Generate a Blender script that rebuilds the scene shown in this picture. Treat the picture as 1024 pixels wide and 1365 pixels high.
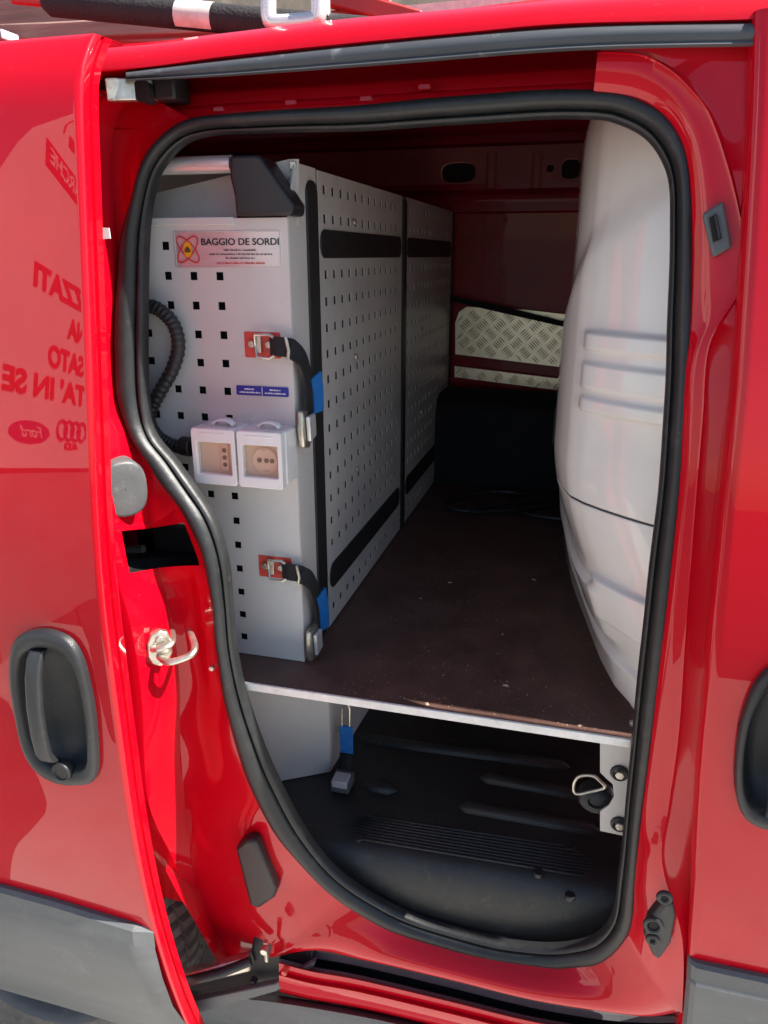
import bpy, math, random
from mathutils import Vector, Matrix
R = math.radians
random.seed(7)
sc = bpy.context.scene
for o in list(bpy.data.objects): bpy.data.objects.remove(o)
col = sc.collection

# ------------------------------------------------------------------ camera
F, H, YAW = 1000.0, 1.45, R(15)
PIT = math.atan(342 / F)
cam = bpy.data.cameras.new('camera')
cam.sensor_fit = 'VERTICAL'; cam.sensor_height = 36; cam.lens = 36 * F / 1365
cam.clip_start = .02; cam.clip_end = 400
camo = bpy.data.objects.new('camera', cam); col.objects.link(camo)
camo.location = (0, 0, H); camo.rotation_euler = (R(90) - PIT, 0, YAW)
sc.camera = camo
# ------------------------------------------------------------------ sky, sun, exposure
S = Vector((.62, .002, .78)).normalized()
ELEV = math.asin(S.z)
w = bpy.data.worlds.new('World'); sc.world = w; w.use_nodes = True
nt = w.node_tree; bg = nt.nodes['Background']
sky = nt.nodes.new('ShaderNodeTexSky'); sky.sky_type = 'NISHITA'; sky.sun_disc = False
sky.sun_elevation = ELEV; sky.sun_rotation = math.atan2(S.x, S.y); sky.dust_density = .4
nt.links.new(sky.outputs[0], bg.inputs[0]); bg.inputs[1].default_value = .065
sl = bpy.data.lights.new('sun', 'SUN'); sl.energy = 4.6; sl.angle = R(.5); sl.color = (1, .95, .87)
so = bpy.data.objects.new('sun', sl); col.objects.link(so)
so.rotation_euler = S.to_track_quat('Z', 'Y').to_euler(); so.location = (4, -2, 6)
sc.view_settings.view_transform = 'Standard'; sc.view_settings.look = 'None'
sc.view_settings.exposure = 1.45; sc.view_settings.gamma = 1
sc.view_settings.use_curve_mapping = False

# ------------------------------------------------------------------ survey helpers: photo pixel + a known plane -> point in the place
_c, _s, _cy, _sy = math.cos(PIT), math.sin(PIT), math.cos(YAW), math.sin(YAW)
RV = Vector((_cy, _sy, 0)); FV = Vector((-_sy * _c, _cy * _c, -_s)); UV = Vector((-_sy * _s, _cy * _s, _c))
C0 = Vector((0, 0, H))
def at(x, y, X=None, Y=None, Z=None):
    d = RV * ((x - 512) / F) + UV * ((682.5 - y) / F) + FV
    t = (X - C0.x) / d.x if X is not None else (Y - C0.y) / d.y if Y is not None else (Z - C0.z) / d.z
    return C0 + d * t
T8 = math.tan(R(8))
def off(z):                       # how the van's flank leans in above the belt and tucks under at the sill
    t = z - 1.10
    o = T8 * (t if t > .1 else ((t + .1) ** 2 / .4 if t > -.1 else 0))
    if z < .8: o += .25 * (.8 - z) ** 2
    return o
def ab(x, y, base):
    Y = base
    for i in range(25):
        p = at(x, y, Y=Y); Y = base + off(p.z)
    return at(x, y, Y=Y)

# ------------------------------------------------------------------ materials
def mat(name, colr, rough=.5, metal=0., coat=0., var=.0, vscale=20., bump=0., bscale=60., spec=.5, stretch=None, trans=0., coat_rough=.03, dust=None):
    m = bpy.data.materials.new(name); m.use_nodes = True
    n = m.node_tree.nodes; l = m.node_tree.links; b = n['Principled BSDF']
    b.inputs['Base Color'].default_value = (*colr, 1); b.inputs['Roughness'].default_value = rough
    b.inputs['Metallic'].default_value = metal; b.inputs['Coat Weight'].default_value = coat
    b.inputs['Coat Roughness'].default_value = coat_rough; b.inputs['Specular IOR Level'].default_value = spec
    b.inputs['Transmission Weight'].default_value = trans
    tc = n.new('ShaderNodeTexCoord'); src = tc.outputs['Object']
    if stretch:
        mp = n.new('ShaderNodeMapping'); mp.inputs['Scale'].default_value = stretch
        l.new(src, mp.inputs[0]); src = mp.outputs[0]
    if var:
        t = n.new('ShaderNodeTexNoise'); t.inputs['Scale'].default_value = vscale; t.inputs['Detail'].default_value = 6
        t.inputs['Roughness'].default_value = .65
        l.new(src, t.inputs[0])
        mx = n.new('ShaderNodeMix'); mx.data_type = 'RGBA'
        mx.inputs[6].default_value = (*[c * (1 - var) for c in colr], 1)
        mx.inputs[7].default_value = (*[min(1, c * (1 + var)) for c in colr], 1)
        rp = n.new('ShaderNodeMapRange'); rp.inputs[1].default_value = .3; rp.inputs[2].default_value = .7
        l.new(t.outputs[0], rp.inputs[0]); l.new(rp.outputs[0], mx.inputs[0]); outc = mx.outputs[2]
        if dust:
            t2 = n.new('ShaderNodeTexNoise'); t2.inputs['Scale'].default_value = dust[1]; t2.inputs['Detail'].default_value = 10
            t2.inputs['Roughness'].default_value = .75
            l.new(tc.outputs['Object'], t2.inputs[0])
            r2 = n.new('ShaderNodeMapRange'); r2.inputs[1].default_value = dust[2]; r2.inputs[2].default_value = dust[2] + .18
            r2.inputs[4].default_value = dust[3]
            l.new(t2.outputs[0], r2.inputs[0])
            m2 = n.new('ShaderNodeMix'); m2.data_type = 'RGBA'; m2.inputs[7].default_value = (*dust[0], 1)
            l.new(r2.outputs[0], m2.inputs[0]); l.new(outc, m2.inputs[6]); outc = m2.outputs[2]
        l.new(outc, b.inputs['Base Color'])
        rr = n.new('ShaderNodeMapRange'); rr.inputs[3].default_value = max(.02, rough * .8); rr.inputs[4].default_value = min(1, rough * 1.25)
        l.new(t.outputs[0], rr.inputs[0]); l.new(rr.outputs[0], b.inputs['Roughness'])
    if bump:
        t = n.new('ShaderNodeTexNoise'); t.inputs['Scale'].default_value = bscale; t.inputs['Detail'].default_value = 4
        l.new(src, t.inputs[0])
        bp = n.new('ShaderNodeBump'); bp.inputs['Strength'].default_value = bump; bp.inputs['Distance'].default_value = .01
        l.new(t.outputs[0], bp.inputs['Height']); l.new(bp.outputs[0], b.inputs['Normal'])
    return m
M = {}
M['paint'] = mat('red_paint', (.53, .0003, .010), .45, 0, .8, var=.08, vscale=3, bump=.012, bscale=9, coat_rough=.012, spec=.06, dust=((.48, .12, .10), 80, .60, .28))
M['beam'] = mat('beam_reflection_paint', (.36, .11, .095), .4, 0, .2, var=.15, vscale=9)  # pale brown puts the outside reflected on the glossy beam into its colour
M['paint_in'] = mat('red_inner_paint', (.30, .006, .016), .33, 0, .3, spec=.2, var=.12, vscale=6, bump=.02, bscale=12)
M['seal'] = mat('seal_rubber', (.017, .018, .019), .45, var=.25, vscale=30, bump=.05, bscale=120, dust=((.09, .085, .08), 40, .56, .5))
M['handle'] = mat('black_handle_plastic', (.022, .023, .025), .42, var=.2, vscale=14, bump=.12, bscale=600, dust=((.11, .11, .11), 35, .58, .5))
M['clad'] = mat('grey_plastic', (.11, .115, .118), .5, var=.18, vscale=9, bump=.12, bscale=500, stretch=(.3, 1, 2.5), dust=((.22, .21, .2), 30, .55, .45))
M['track'] = mat('track_plastic', (.075, .08, .088), .45, var=.25, vscale=12, stretch=(.3, 1, 4), dust=((.3, .31, .33), 25, .57, .6))
M['blackp'] = mat('black_plastic', (.018, .018, .019), .45, var=.2, vscale=30, bump=.08, bscale=700)
M['mat'] = mat('floor_mat_plastic', (.027, .026, .025), .42, var=.3, vscale=8, bump=.15, bscale=500, dust=((.11, .09, .07), 60, .55, .5))
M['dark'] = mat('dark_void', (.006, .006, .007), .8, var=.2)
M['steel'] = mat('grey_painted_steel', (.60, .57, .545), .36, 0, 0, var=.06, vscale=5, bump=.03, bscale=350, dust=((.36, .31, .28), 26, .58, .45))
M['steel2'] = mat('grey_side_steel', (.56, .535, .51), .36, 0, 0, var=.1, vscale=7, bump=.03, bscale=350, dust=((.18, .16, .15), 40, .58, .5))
M['zinc'] = mat('zinc_metal', (.62, .58, .50), .33, .9, var=.3, vscale=60, bump=.06, bscale=200)
M['alu'] = mat('aluminium', (.80, .79, .77), .32, .55, var=.12, vscale=60, stretch=(1, 8, 8))
M['tread'] = mat('checker_aluminium', (.80, .71, .55), .3, .85, var=.15, vscale=15, bump=.03, bscale=90)
M['ply'] = mat('phenolic_plywood', (.095, .048, .038), .46, var=.35, vscale=14, bump=.14, bscale=420, dust=((.26, .17, .135), 120, .57, .65))
M['edge'] = mat('board_edge', (.78, .75, .70), .6, var=.12, vscale=50, bump=.1, bscale=200)
M['gel'] = mat('gelcoat_white', (.78, .775, .72), .3, 0, 1, var=.05, vscale=6, bump=.05, bscale=14, coat_rough=.05, dust=((.40, .36, .31), 34, .63, .5))
M['gelshade'] = mat('partition_seam', (.05, .05, .05), .6)
M['strap'] = mat('black_webbing', (.012, .012, .014), .75, var=.3, vscale=200, bump=.4, bscale=900)
M['blue'] = mat('blue_webbing', (.008, .16, .52), .6, var=.25, vscale=120, bump=.3, bscale=700)
M['redtab'] = mat('red_tab', (.62, .07, .05), .4, var=.15, vscale=80)
M['white'] = mat('white_plastic', (.80, .79, .78), .28, 0, .2, var=.03, vscale=20)
M['ivory'] = mat('socket_insert', (.74, .57, .44), .35, var=.05, vscale=20)
M['tint'] = mat('tinted_window', (.75, .42, .28), .06, 0, 0)
M['tint'].node_tree.nodes['Principled BSDF'].inputs['Alpha'].default_value = .14
M['plate'] = mat('name_plate', (.70, .62, .62), .3, .5, var=.08, vscale=25, stretch=(1, 1, 6))
M['ink'] = mat('black_ink', (.02, .02, .022), .5)
M['redink'] = mat('red_ink', (.62, .02, .02), .5)
M['orange'] = mat('orange_ink', (.85, .36, .02), .5)
M['bluelab'] = mat('blue_label', (.02, .03, .30), .35)
M['whiteink'] = mat('white_ink', (.85, .85, .86), .5)
M['tyre'] = mat('tyre_rubber', (.12, .11, .10), .8, var=.3, vscale=30, bump=.15, bscale=200, dust=((.2, .17, .14), 20, .45, .7))
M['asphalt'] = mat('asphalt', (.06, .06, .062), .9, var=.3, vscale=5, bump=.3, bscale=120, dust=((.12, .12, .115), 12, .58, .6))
M['ground'] = mat('pavement_concrete', (.50, .48, .44), .85, var=.10, vscale=6, bump=.2, bscale=60, dust=((.30, .285, .26), 14, .58, .5))
M['signw'] = mat('sign_white', (.82, .82, .80), .5, var=.03, vscale=4)
M['signg'] = mat('sign_base_grey', (.30, .29, .28), .8, var=.15, vscale=5, bump=.2, bscale=30)
M['wall'] = mat('rendered_wall', (.42, .33, .25), .9, var=.3, vscale=6, bump=.3, bscale=40)
M['wood'] = mat('weathered_wood', (.34, .20, .16), .8, var=.35, vscale=10, stretch=(.4, 8, 8), bump=.3, bscale=30)
M['redoxide'] = mat('red_ladder_paint', (.45, .03, .03), .45, var=.3, vscale=14)
M['foam'] = mat('black_foam', (.03, .026, .026), .9, var=.3, vscale=60, bump=.3, bscale=300)
M['label'] = mat('white_label', (.74, .68, .62), .5, var=.2, vscale=60)
M['greyplug'] = mat('grey_rubber_plug', (.085, .087, .09), .45, var=.15, vscale=25, bump=.06, bscale=300, dust=((.24, .24, .24), 45, .56, .4))

# ------------------------------------------------------------------ geometry helpers
def tag(o, label=None, cat=None, group=None, kind=None):
    if label: o['label'] = label
    if cat: o['category'] = cat
    if group: o['group'] = group
    if kind: o['kind'] = kind
    return o
def empty(name, loc, label, cat):
    e = bpy.data.objects.new(name, None); e.location = loc; e.empty_display_size = .05
    col.objects.link(e); tag(e, label, cat); return e
class MB:
    def __init__(s): s.v = []; s.f = []
    def add(s, vs, fs):
        k = len(s.v); s.v += [Vector(v) for v in vs]; s.f += [tuple(i + k for i in f) for f in fs]; return s
    def box(s, a, b):
        x0, y0, z0 = [min(a[i], b[i]) for i in range(3)]; x1, y1, z1 = [max(a[i], b[i]) for i in range(3)]
        return s.add([(x0,y0,z0),(x1,y0,z0),(x1,y1,z0),(x0,y1,z0),(x0,y0,z1),(x1,y0,z1),(x1,y1,z1),(x0,y1,z1)],
                     [(0,3,2,1),(4,5,6,7),(0,1,5,4),(1,2,6,5),(2,3,7,6),(3,0,4,7)])
    def prism(s, pts, d):
        d = Vector(d); n = len(pts); vs = [Vector(p) for p in pts] + [Vector(p) + d for p in pts]
        fs = [tuple(range(n)), tuple(range(2 * n - 1, n - 1, -1))]
        fs += [(i, i + n, (i + 1) % n + n, (i + 1) % n) for i in range(n)]
        return s.add(vs, fs)
    def grid(s, rows, cu=False, cv=False, skip=None):
        nr, nc = len(rows), len(rows[0]); vs = [p for r in rows for p in r]; fs = []
        for i in range(nr if cv else nr - 1):
            for j in range(nc if cu else nc - 1):
                if skip and skip(i, j): continue
                fs.append((i*nc+j, i*nc+(j+1) % nc, ((i+1) % nr)*nc+(j+1) % nc, ((i+1) % nr)*nc+j))
        return s.add(vs, fs)
    def tube(s, path, r, n=12, caps=True, closed=False):
        path = [Vector(p) for p in path]; m = len(path); rings = []; prev = None
        rr = r if isinstance(r, (list, tuple)) else [r] * m
        for i, p in enumerate(path):
            a = path[(i - 1) % m] if (closed or i > 0) else p; b = path[(i + 1) % m] if (closed or i < m - 1) else p
            t = (b - a).normalized()
            if prev is None:
                u = t.cross(Vector((0, 0, 1)));
                if u.length < .1: u = t.cross(Vector((1, 0, 0)))
            else: u = prev - t * prev.dot(t)
            u.normalize(); prev = u; v = t.cross(u)
            rings.append([p + (u * math.cos(2*math.pi*k/n) + v * math.sin(2*math.pi*k/n)) * rr[i] for k in range(n)])
        k0 = len(s.v); s.grid(rings, cu=True, cv=closed)
        if caps and not closed:
            s.f.append(tuple(k0 + k for k in reversed(range(n)))); s.f.append(tuple(k0 + (m - 1) * n + k for k in range(n)))
        return s
    def build(s, name, m, parent=None, smooth=True, ang=35, bevel=0, seg=2, solid=0, subs=0, recalc=True):
        me = bpy.data.meshes.new(name); me.from_pydata([tuple(v) for v in s.v], [], s.f); me.update()
        if recalc:
            import bmesh
            bm = bmesh.new(); bm.from_mesh(me); bmesh.ops.remove_doubles(bm, verts=bm.verts, dist=1e-6)
            bmesh.ops.recalc_face_normals(bm, faces=bm.faces); bm.to_mesh(me); bm.free()
        me.materials.append(M[m])
        o = bpy.data.objects.new(name, me); col.objects.link(o)
        if smooth:
            me.polygons.foreach_set('use_smooth', [True] * len(me.polygons))
            me.set_sharp_from_angle(angle=R(ang))
        if solid:
            q = o.modifiers.new('solid', 'SOLIDIFY'); q.thickness = solid; q.offset = -1
        if bevel:
            q = o.modifiers.new('bevel', 'BEVEL'); q.width = bevel; q.segments = seg; q.limit_method = 'ANGLE'; q.angle_limit = R(35)
            q.harden_normals = False
        if subs:
            q = o.modifiers.new('sub', 'SUBSURF'); q.levels = subs; q.render_levels = subs
        if parent: o.parent = parent; o.matrix_parent_inverse = wm(parent).inverted()
        return o
def wm(o):
    m = o.matrix_basis.copy()
    return (wm(o.parent) @ o.matrix_parent_inverse @ m) if o.parent else m
def crom(pts, n, closed=False):
    pts = [Vector(p) for p in pts]; m = len(pts); out = []
    for i in range(m if closed else m - 1):
        if closed: a, b, c, d = pts[(i-1) % m], pts[i], pts[(i+1) % m], pts[(i+2) % m]
        else: a, b, c, d = pts[max(i-1, 0)], pts[i], pts[i+1], pts[min(i+2, m-1)]
        for k in range(n):
            t = k / n
            out.append(.5 * ((2*b) + (c - a)*t + (2*a - 5*b + 4*c - d)*t*t + (3*b - a - 3*c + d)*t**3))
    if not closed: out.append(pts[-1])
    return out
def lerp(a, b, t): return a + (b - a) * t
def interp(tab, x):
    if x <= tab[0][0]: return tab[0][1]
    for (a, b), (c, d) in zip(tab, tab[1:]):
        if x <= c: return b + (d - b) * (x - a) / (c - a)
    return tab[-1][1]
def sst(a, b, x):
    t = min(1, max(0, (x - a) / (b - a))); return t * t * (3 - 2 * t)
def rrect(x0, x1, z0, z1, r, n=5):
    out = []
    for cx, cz, a in ((x1-r, z1-r, 0), (x0+r, z1-r, 90), (x0+r, z0+r, 180), (x1-r, z0+r, 270)):
        for k in range(n + 1):
            t = R(a + 90*k/n); out.append((cx + r*math.cos(t), cz + r*math.sin(t)))
    return out
def holed(us, vs, holes, fn):
    """plate on a tensor grid with real square holes; holes = list of (u0,u1,v0,v1)"""
    U = sorted(set([round(u, 5) for u in us] + [round(x, 5) for h in holes for x in h[:2]]))
    V = sorted(set([round(v, 5) for v in vs] + [round(x, 5) for h in holes for x in h[2:]]))
    hs = set()
    for h in holes: hs.add((round(h[0], 5), round(h[2], 5)))
    rows = [[fn(u, v) for u in U] for v in V]
    return MB().grid(rows, skip=lambda i, j: (U[j], V[i]) in hs)
def text(body, origin, right, up, height, width=None, depth=.0006, align='LEFT', m='ink', parent=None, name='lettering', shear=0, bold=0, spacing=1.0):
    cu = bpy.data.curves.new('t', 'FONT'); cu.body = body; cu.size = 1; cu.shear = shear; cu.offset = bold; cu.extrude = .5; cu.space_character = spacing
    o = bpy.data.objects.new('t', cu); col.objects.link(o)
    dg = bpy.context.evaluated_depsgraph_get(); me = bpy.data.meshes.new_from_object(o.evaluated_get(dg))
    bpy.data.objects.remove(o)
    xs = [v.co.x for v in me.vertices]; ys = [v.co.y for v in me.vertices]
    x0, x1, y0, y1 = min(xs), max(xs), min(ys), max(ys)
    sy = height / (y1 - y0); sx = width / (x1 - x0) if width else sy
    wd = (x1 - x0) * sx; ox = 0 if align == 'LEFT' else -wd if align == 'RIGHT' else -wd / 2
    right = Vector(right).normalized(); up = Vector(up).normalized(); nn = right.cross(up)
    for v in me.vertices:
        v.co = Vector(origin) + right * ((v.co.x - x0) * sx + ox) + up * ((v.co.y - y0) * sy) + nn * (v.co.z * depth)
    me.name = name; me.materials.clear(); me.materials.append(M[m])
    ob = bpy.data.objects.new(name, me); col.objects.link(ob)
    if parent: ob.parent = parent; ob.matrix_parent_inverse = wm(parent).inverted()
    return ob

# ================================================================== setting: the ground
g = MB().add([(-40, -40, 0), (40, -40, 0), (40, 40, 0), (-40, 40, 0)], [(0, 1, 2, 3)]).build('ground', 'asphalt', smooth=False, recalc=False)
tag(g, kind='structure')
pv = MB().box((-12, -1.05, -.02), (12, 6.2, .012)).build('pavement', 'ground', smooth=False); tag(pv, kind='structure')
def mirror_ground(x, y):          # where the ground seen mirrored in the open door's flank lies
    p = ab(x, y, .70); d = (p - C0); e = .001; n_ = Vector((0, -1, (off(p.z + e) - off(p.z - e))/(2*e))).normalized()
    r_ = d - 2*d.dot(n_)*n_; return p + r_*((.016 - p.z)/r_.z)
for pts in ([(-90,925),(0,928),(25,975),(45,1025),(62,1072),(46,1100),(20,1130),(12,1180),(10,1230),(-90,1230)], [(100,790),(118,782),(150,850),(165,960),(150,985),(128,900),(112,840)], [(-60,672),(40,668),(118,676),(118,705),(60,700),(-60,704)]):  # added unseen dark sheets that put dark shapes into the open door's reflection
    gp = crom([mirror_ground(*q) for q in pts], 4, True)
    tag(MB().prism([Vector((v.x, v.y, .016)) for v in gp], (0, 0, -.003)).build('added_dark_sheet', 'asphalt', smooth=False), kind='structure')

# ================================================================== the van
van = empty('van', (-.2, 1.5, 0), 'red panel van with its side door slid open', 'van')

# ---- door seal loop (outer px, inner px)
SEAL = [((253,160),(276,180)),((319,151),(352,176)),((460,142),(470,173)),((580,131),(585,166)),((700,122),(700,159)),((790,120),(785,157)),
 ((840,126),(825,164)),((880,147),(860,183)),((908,182),(882,212)),((920,225),(892,245)),((923,300),(894,310)),((922,420),(891,420)),
 ((920,520),(887,520)),((911,640),(879,640)),((898,760),(866,760)),((884,880),(853,880)),((868,1000),(841,1000)),((856,1090),(833,1090)),
 ((848,1190),(825,1170)),((838,1240),(816,1225)),((805,1276),(798,1250)),((759,1287),(768,1264)),((713,1285),(713,1266)),((627,1269),(656,1257)),
 ((540,1243),(569,1234)),((483,1217),(500,1203)),((425,1171),(442,1160)),((373,1113),(402,1108)),((339,1056),(368,1044)),((312,975),(343,985)),
 ((298,910),(322,920)),((290,860),(311,865)),((284,800),(306,805)),((274,745),(300,750)),((254,695),(286,700)),((225,655),(262,660)),
 ((200,615),(230,615)),((175,575),(203,580)),((159,530),(194,540)),((155,470),(191,480)),((159,380),(191,390)),((165,310),(193,315)),
 ((180,259),(200,259)),((193,215),(212,224)),((218,182),(238,194))]
SB = .848
so3 = crom([ab(*a, SB) for a, b in SEAL], 5, True); si3 = crom([ab(*b, SB) for a, b in SEAL], 5, True)
prof = [(-.02,-.02),(-.02,-.006),(.04,.001),(.14,.0045),(.28,.006),(.42,.0055),(.54,.003),(.64,-.001),(.70,-.005),(.715,-.010),(.735,-.010),(.75,-.006),(.82,-.004),
        (.90,-.005),(.96,-.008),(1.0,-.012),(.98,-.022)]
for i_ in range(len(so3)):                        # slightly uneven seating of the rubber
    w_ = .0006 * math.sin(i_*.37) + .0005 * math.sin(i_*.91 + 1)
    so3[i_] = so3[i_] + Vector((w_*.6, w_, w_*.6)); si3[i_] = si3[i_] + Vector((-w_*.5, w_*.6, w_*.5))
rows = []
for t, h in prof:
    rows.append([a + (b - a) * t + Vector((0, -h - .007, 0)) for a, b in zip(so3, si3)])
sealo = MB().grid(rows, cu=True).build('door_seal', 'seal', van, ang=60)

# ---- frame round the opening
LJ = [((265,165),(195,125)),((215,190),(160,150)),((190,235),(148,215)),((178,300),(155,300)),((172,380),(160,380)),((168,470),(157,470)),((172,530),(162,535)),
      ((190,575),(178,580)),((222,625),(193,640)),((246,670),(198,692)),((263,694),(201,704)),((289,752),(211,757)),((291,780),(226,810)),((296,830),(236,870)),((303,890),(240,920)),
      ((312,935),(240,975)),((328,990),(244,1040)),((352,1055),(250,1110)),((385,1110),(262,1189)),((410,1145),(285,1240)),((436,1168),(312,1290)),((462,1191),(338,1282)),((492,1212),(414,1266)),
      ((555,1240),(480,1278)),((640,1263),(598,1305)),((713,1276),(713,1333)),((764,1276),(829,1351)),((805,1262),(872,1354)),((829,1232),(905,1348))]
n = 6
base_in = [.85]*19 + [.845]*4 + [.835]*6
base_out = [.852]*19 + [.84, .83, .825, .815, .81, .805, .80, .80, .80, .80]
a3 = crom([ab(*s, SB) for s, o_ in LJ], n)
c3 = crom([ab(*o_, b) for (s, o_), b in zip(LJ, base_out)], n)
NL = len(a3)
def mids(t, bulge):
    out = []
    for j, (a, c) in enumerate(zip(a3, c3)):
        k = j / n
        f = sst(17, 23, k)                       # the sill bulges out, the pillar flange is flat
        p = lerp(a, c, t); p.y -= bulge * f
        wv_ = sst(10.8, 11.6, k) * (1 - sst(15.6, 17, k))
        p.y += wv_ * (.012 if t > .6 else .007 if t > .4 else -.004) + .004 * sst(13, 15, k) * (1 - sst(20, 22, k)) * math.sin(k * 2.6 + t * 5)
        out.append(p)
    return out
r_mid = [mids(.28, .010), mids(.5, .016), mids(.75, .010)]
fr = MB()
pk0, pk1 = 10 * n, 11 * n                         # the black pocket opening in the pillar
rows = [a3] + r_mid + [c3]
fr.grid(rows, skip=lambda i, j: pk0 <= j < pk1 and i >= 1)
# step wall of the rear pillar (faces the front of the van), then the outer skin behind the open door
NS = 18 * n + 1
st0 = c3[:NS]
def stepw(d):
    out = []
    for j, p in enumerate(st0):
        k = j / n
        dd = d * (1 - .75 * sst(15.5, 18, k)) * (.35 + .65 * sst(0, 3, k))
        bump_ = .010 * sst(11, 12.2, k) * (1 - sst(14, 16, k)) * math.sin(math.pi * min(1, d / .085))
        out.append(p + Vector((-.006 * d / .085 + bump_, -dd, .28 * dd * sst(7, 9, k) * (1 - sst(13, 16, k)))))
    return out
fr.grid([st0, stepw(.006), stepw(.03), stepw(.06), stepw(.082), stepw(.086)], skip=lambda i, j: pk0 <= j < pk1 and i < 3)
lastw = stepw(.086)
fr.grid([lastw, [p + Vector((-.012, -.004, 0)) for p in lastw], [p + Vector((-.06, -.002, 0)) for p in lastw], [p + Vector((-1.3, .0, 0)) for p in lastw]])
# wheel arch lip
al = [ab(221,1160,.80), ab(238,1192,.80), ab(262,1232,.80), ab(283,1270,.80), ab(298,1296,.80)]
al = crom(al, 4)
bl = crom([ab(262,1189,.852), ab(276,1220,.848), ab(292,1248,.842), ab(306,1274,.836), ab(316,1290,.83)], 4)
fr.grid([bl, [lerp(p, q, .85) for p, q in zip(bl, al)], al, [p + Vector((-.004, .012, .0)) for p in al], [p + Vector((-.02, .05, .01)) for p in al]])
# slot return below the sill
c4 = c3[20*n:]
fr.grid([c4, [p + Vector((0, .004, -.006)) for p in c4], [p + Vector((0, .06, -.008)) for p in c4]])
# front (right-hand) pillar: seal edge, crease, flange under the front door
RP = [((790,138),(797,70),(800,60)),((840,145),(850,74),(875,60)),((880,165),(885,92),(935,59)),((903,200),(912,116),(1010,60)),((910,240),(940,153),(1022,120)),
      ((912,310),(965,225),(1020,200)),((910,370),(983,300),(1017,285)),((908,410),(991,358),(1016,345)),((906,455),(978,392),(1012,400)),((904,510),(940,460),(1006,470)),
      ((899,640),(931,560),(998,570)),((888,760),(921,680),(986,695)),((872,880),(909,840),(972,850)),((857,1000),(900,975),(958,990)),((847,1090),(887,1071),(948,1090)),
      ((840,1170),(878,1148),(942,1170)),((836,1205),(905,1250),(936,1250)),((829,1232),(905,1348),(926,1350))]
pa = crom([ab(*p[0], SB) for p in RP], 6)
pc = crom([ab(*p[1], .826 if i < 15 else .81 if i < 16 else .80) for i, p in enumerate(RP)], 6)
pe = crom([ab(*p[2], .826) for p in RP], 6)
def bul(t, h, h2): return [lerp(a, c, t) + Vector((0, -lerp(h, h2, sst(15, 17, j/6)), 0)) for j, (a, c) in enumerate(zip(pa, pc))]
crest = [p + Vector((.004, -.002, 0)) for p in pc]
fr.grid([pa, bul(.28, .008, .010), bul(.5, .009, .016), bul(.75, .006, .010), pc, crest, [lerp(p, q, .10) + Vector((0, .0035, 0)) for p, q in zip(crest, pe)], [lerp(p, q, .5) + Vector((0, .001, 0)) for p, q in zip(crest, pe)], pe])
# header recess under the roller track
HX = [150, 220, 300, 460, 620, 794]
def tb(x): return interp([(150,108),(300,102),(512,88),(792,66)], x)     # lower lip of the track
def sm(x): return interp([(150,172),(230,170),(265,163),(330,158),(460,152),(580,145),(700,138),(790,136)], x)
hr = []
for t, b in ((-.25,.89),(.02,.89),(.25,.885),(.33,.876),(.40,.874),(.62,.872),(.66,.862),(.74,.860),(.8,.862),(1.0,.85)):
    hr.append(crom([ab(x, lerp(tb(x), sm(x), t), b) for x in HX], 5))
fr.grid(hr)
e1 = [r[-1] for r in hr]; e2 = [lerp(pc[0], pa[0], max(0, min(1, (t + .25) / 1.25))) + Vector((0, -.004, 0)) for t in (-.25,.02,.25,.33,.4,.62,.66,.74,.8,1.0)]
fr.grid([e1, e2])
# roof side strip and roof
RX = [(-160,122,78),(150,97,60),(300,78,44),(440,63,27),(620,46,11),(760,34,-2),(1010,28,-20),(1250,12,-40),(2600,-80,-140)]
r0 = crom([ab(x, a + 4, .818) for x, a, b in RX], 6); r1 = crom([ab(x, a - 3, .806) for x, a, b in RX], 6)
r2 = crom([ab(x, lerp(a, b, .5), .808) for x, a, b in RX], 6); r3 = crom([ab(x, b, .835) for x, a, b in RX], 6)
fr.grid([[p + Vector((0, .05, 0)) for p in r0], r0, r1, r2, r3, [p + Vector((0, .05, .006)) for p in r3], [p + Vector((0, .12, .018)) for p in r3], [p + Vector((0, .45, .09)) for p in r3], [p + Vector((0, 1.25, .17)) for p in r3]])
frame = fr.build('side_frame', 'paint', van, ang=50)

# spot-welded clips along the header
for x, y in ((292, 146), (388, 137), (488, 132), (566, 116)):
    p = ab(x, y, .862); MB().box(p + Vector((-.008, -.0025, -.004)), p + Vector((.008, .004, .004))).build('header_clip', 'paint', van, bevel=.002)
# ---- roller track cover above the opening
TX = [(168,96,108),(300,80,102),(512,57,87),(762,36,68),(1006,30,62)]
rt = [crom([ab(x, lerp(a, b, t), bb) for x, a, b in TX], 8) for t, bb in ((-.1,.85),(0,.812),(.06,.806),(.25,.803),(.5,.803),(.72,.806),(.86,.803),(.97,.806),(1.0,.815),(.98,.87))]
MB().grid(rt).build('roller_track', 'track', van, ang=60)
# upper roller arm at the back end of the track
p0 = ab(140, 118, .80); p1 = ab(205, 118, .83); p2 = ab(243, 117, .845)
arm = MB().prism([p0 + Vector((0,0,.011)), p1 + Vector((0,0,.013)), p1 + Vector((0,0,-.012)), p0 + Vector((0,0,-.013))], (0, .012, 0)).build('roller_arm', 'zinc', van, bevel=.002)
MB().tube([p1 + Vector((-.01, -.012, -.004)), p1 + Vector((-.01, .01, -.004))], .012, 16).build('roller', 'blackp', arm)
MB().box(p1 + Vector((.002,-.004,-.013)), p2 + Vector((0,.02,.012))).build('roller_carrier', 'blackp', arm, bevel=.003)

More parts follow.
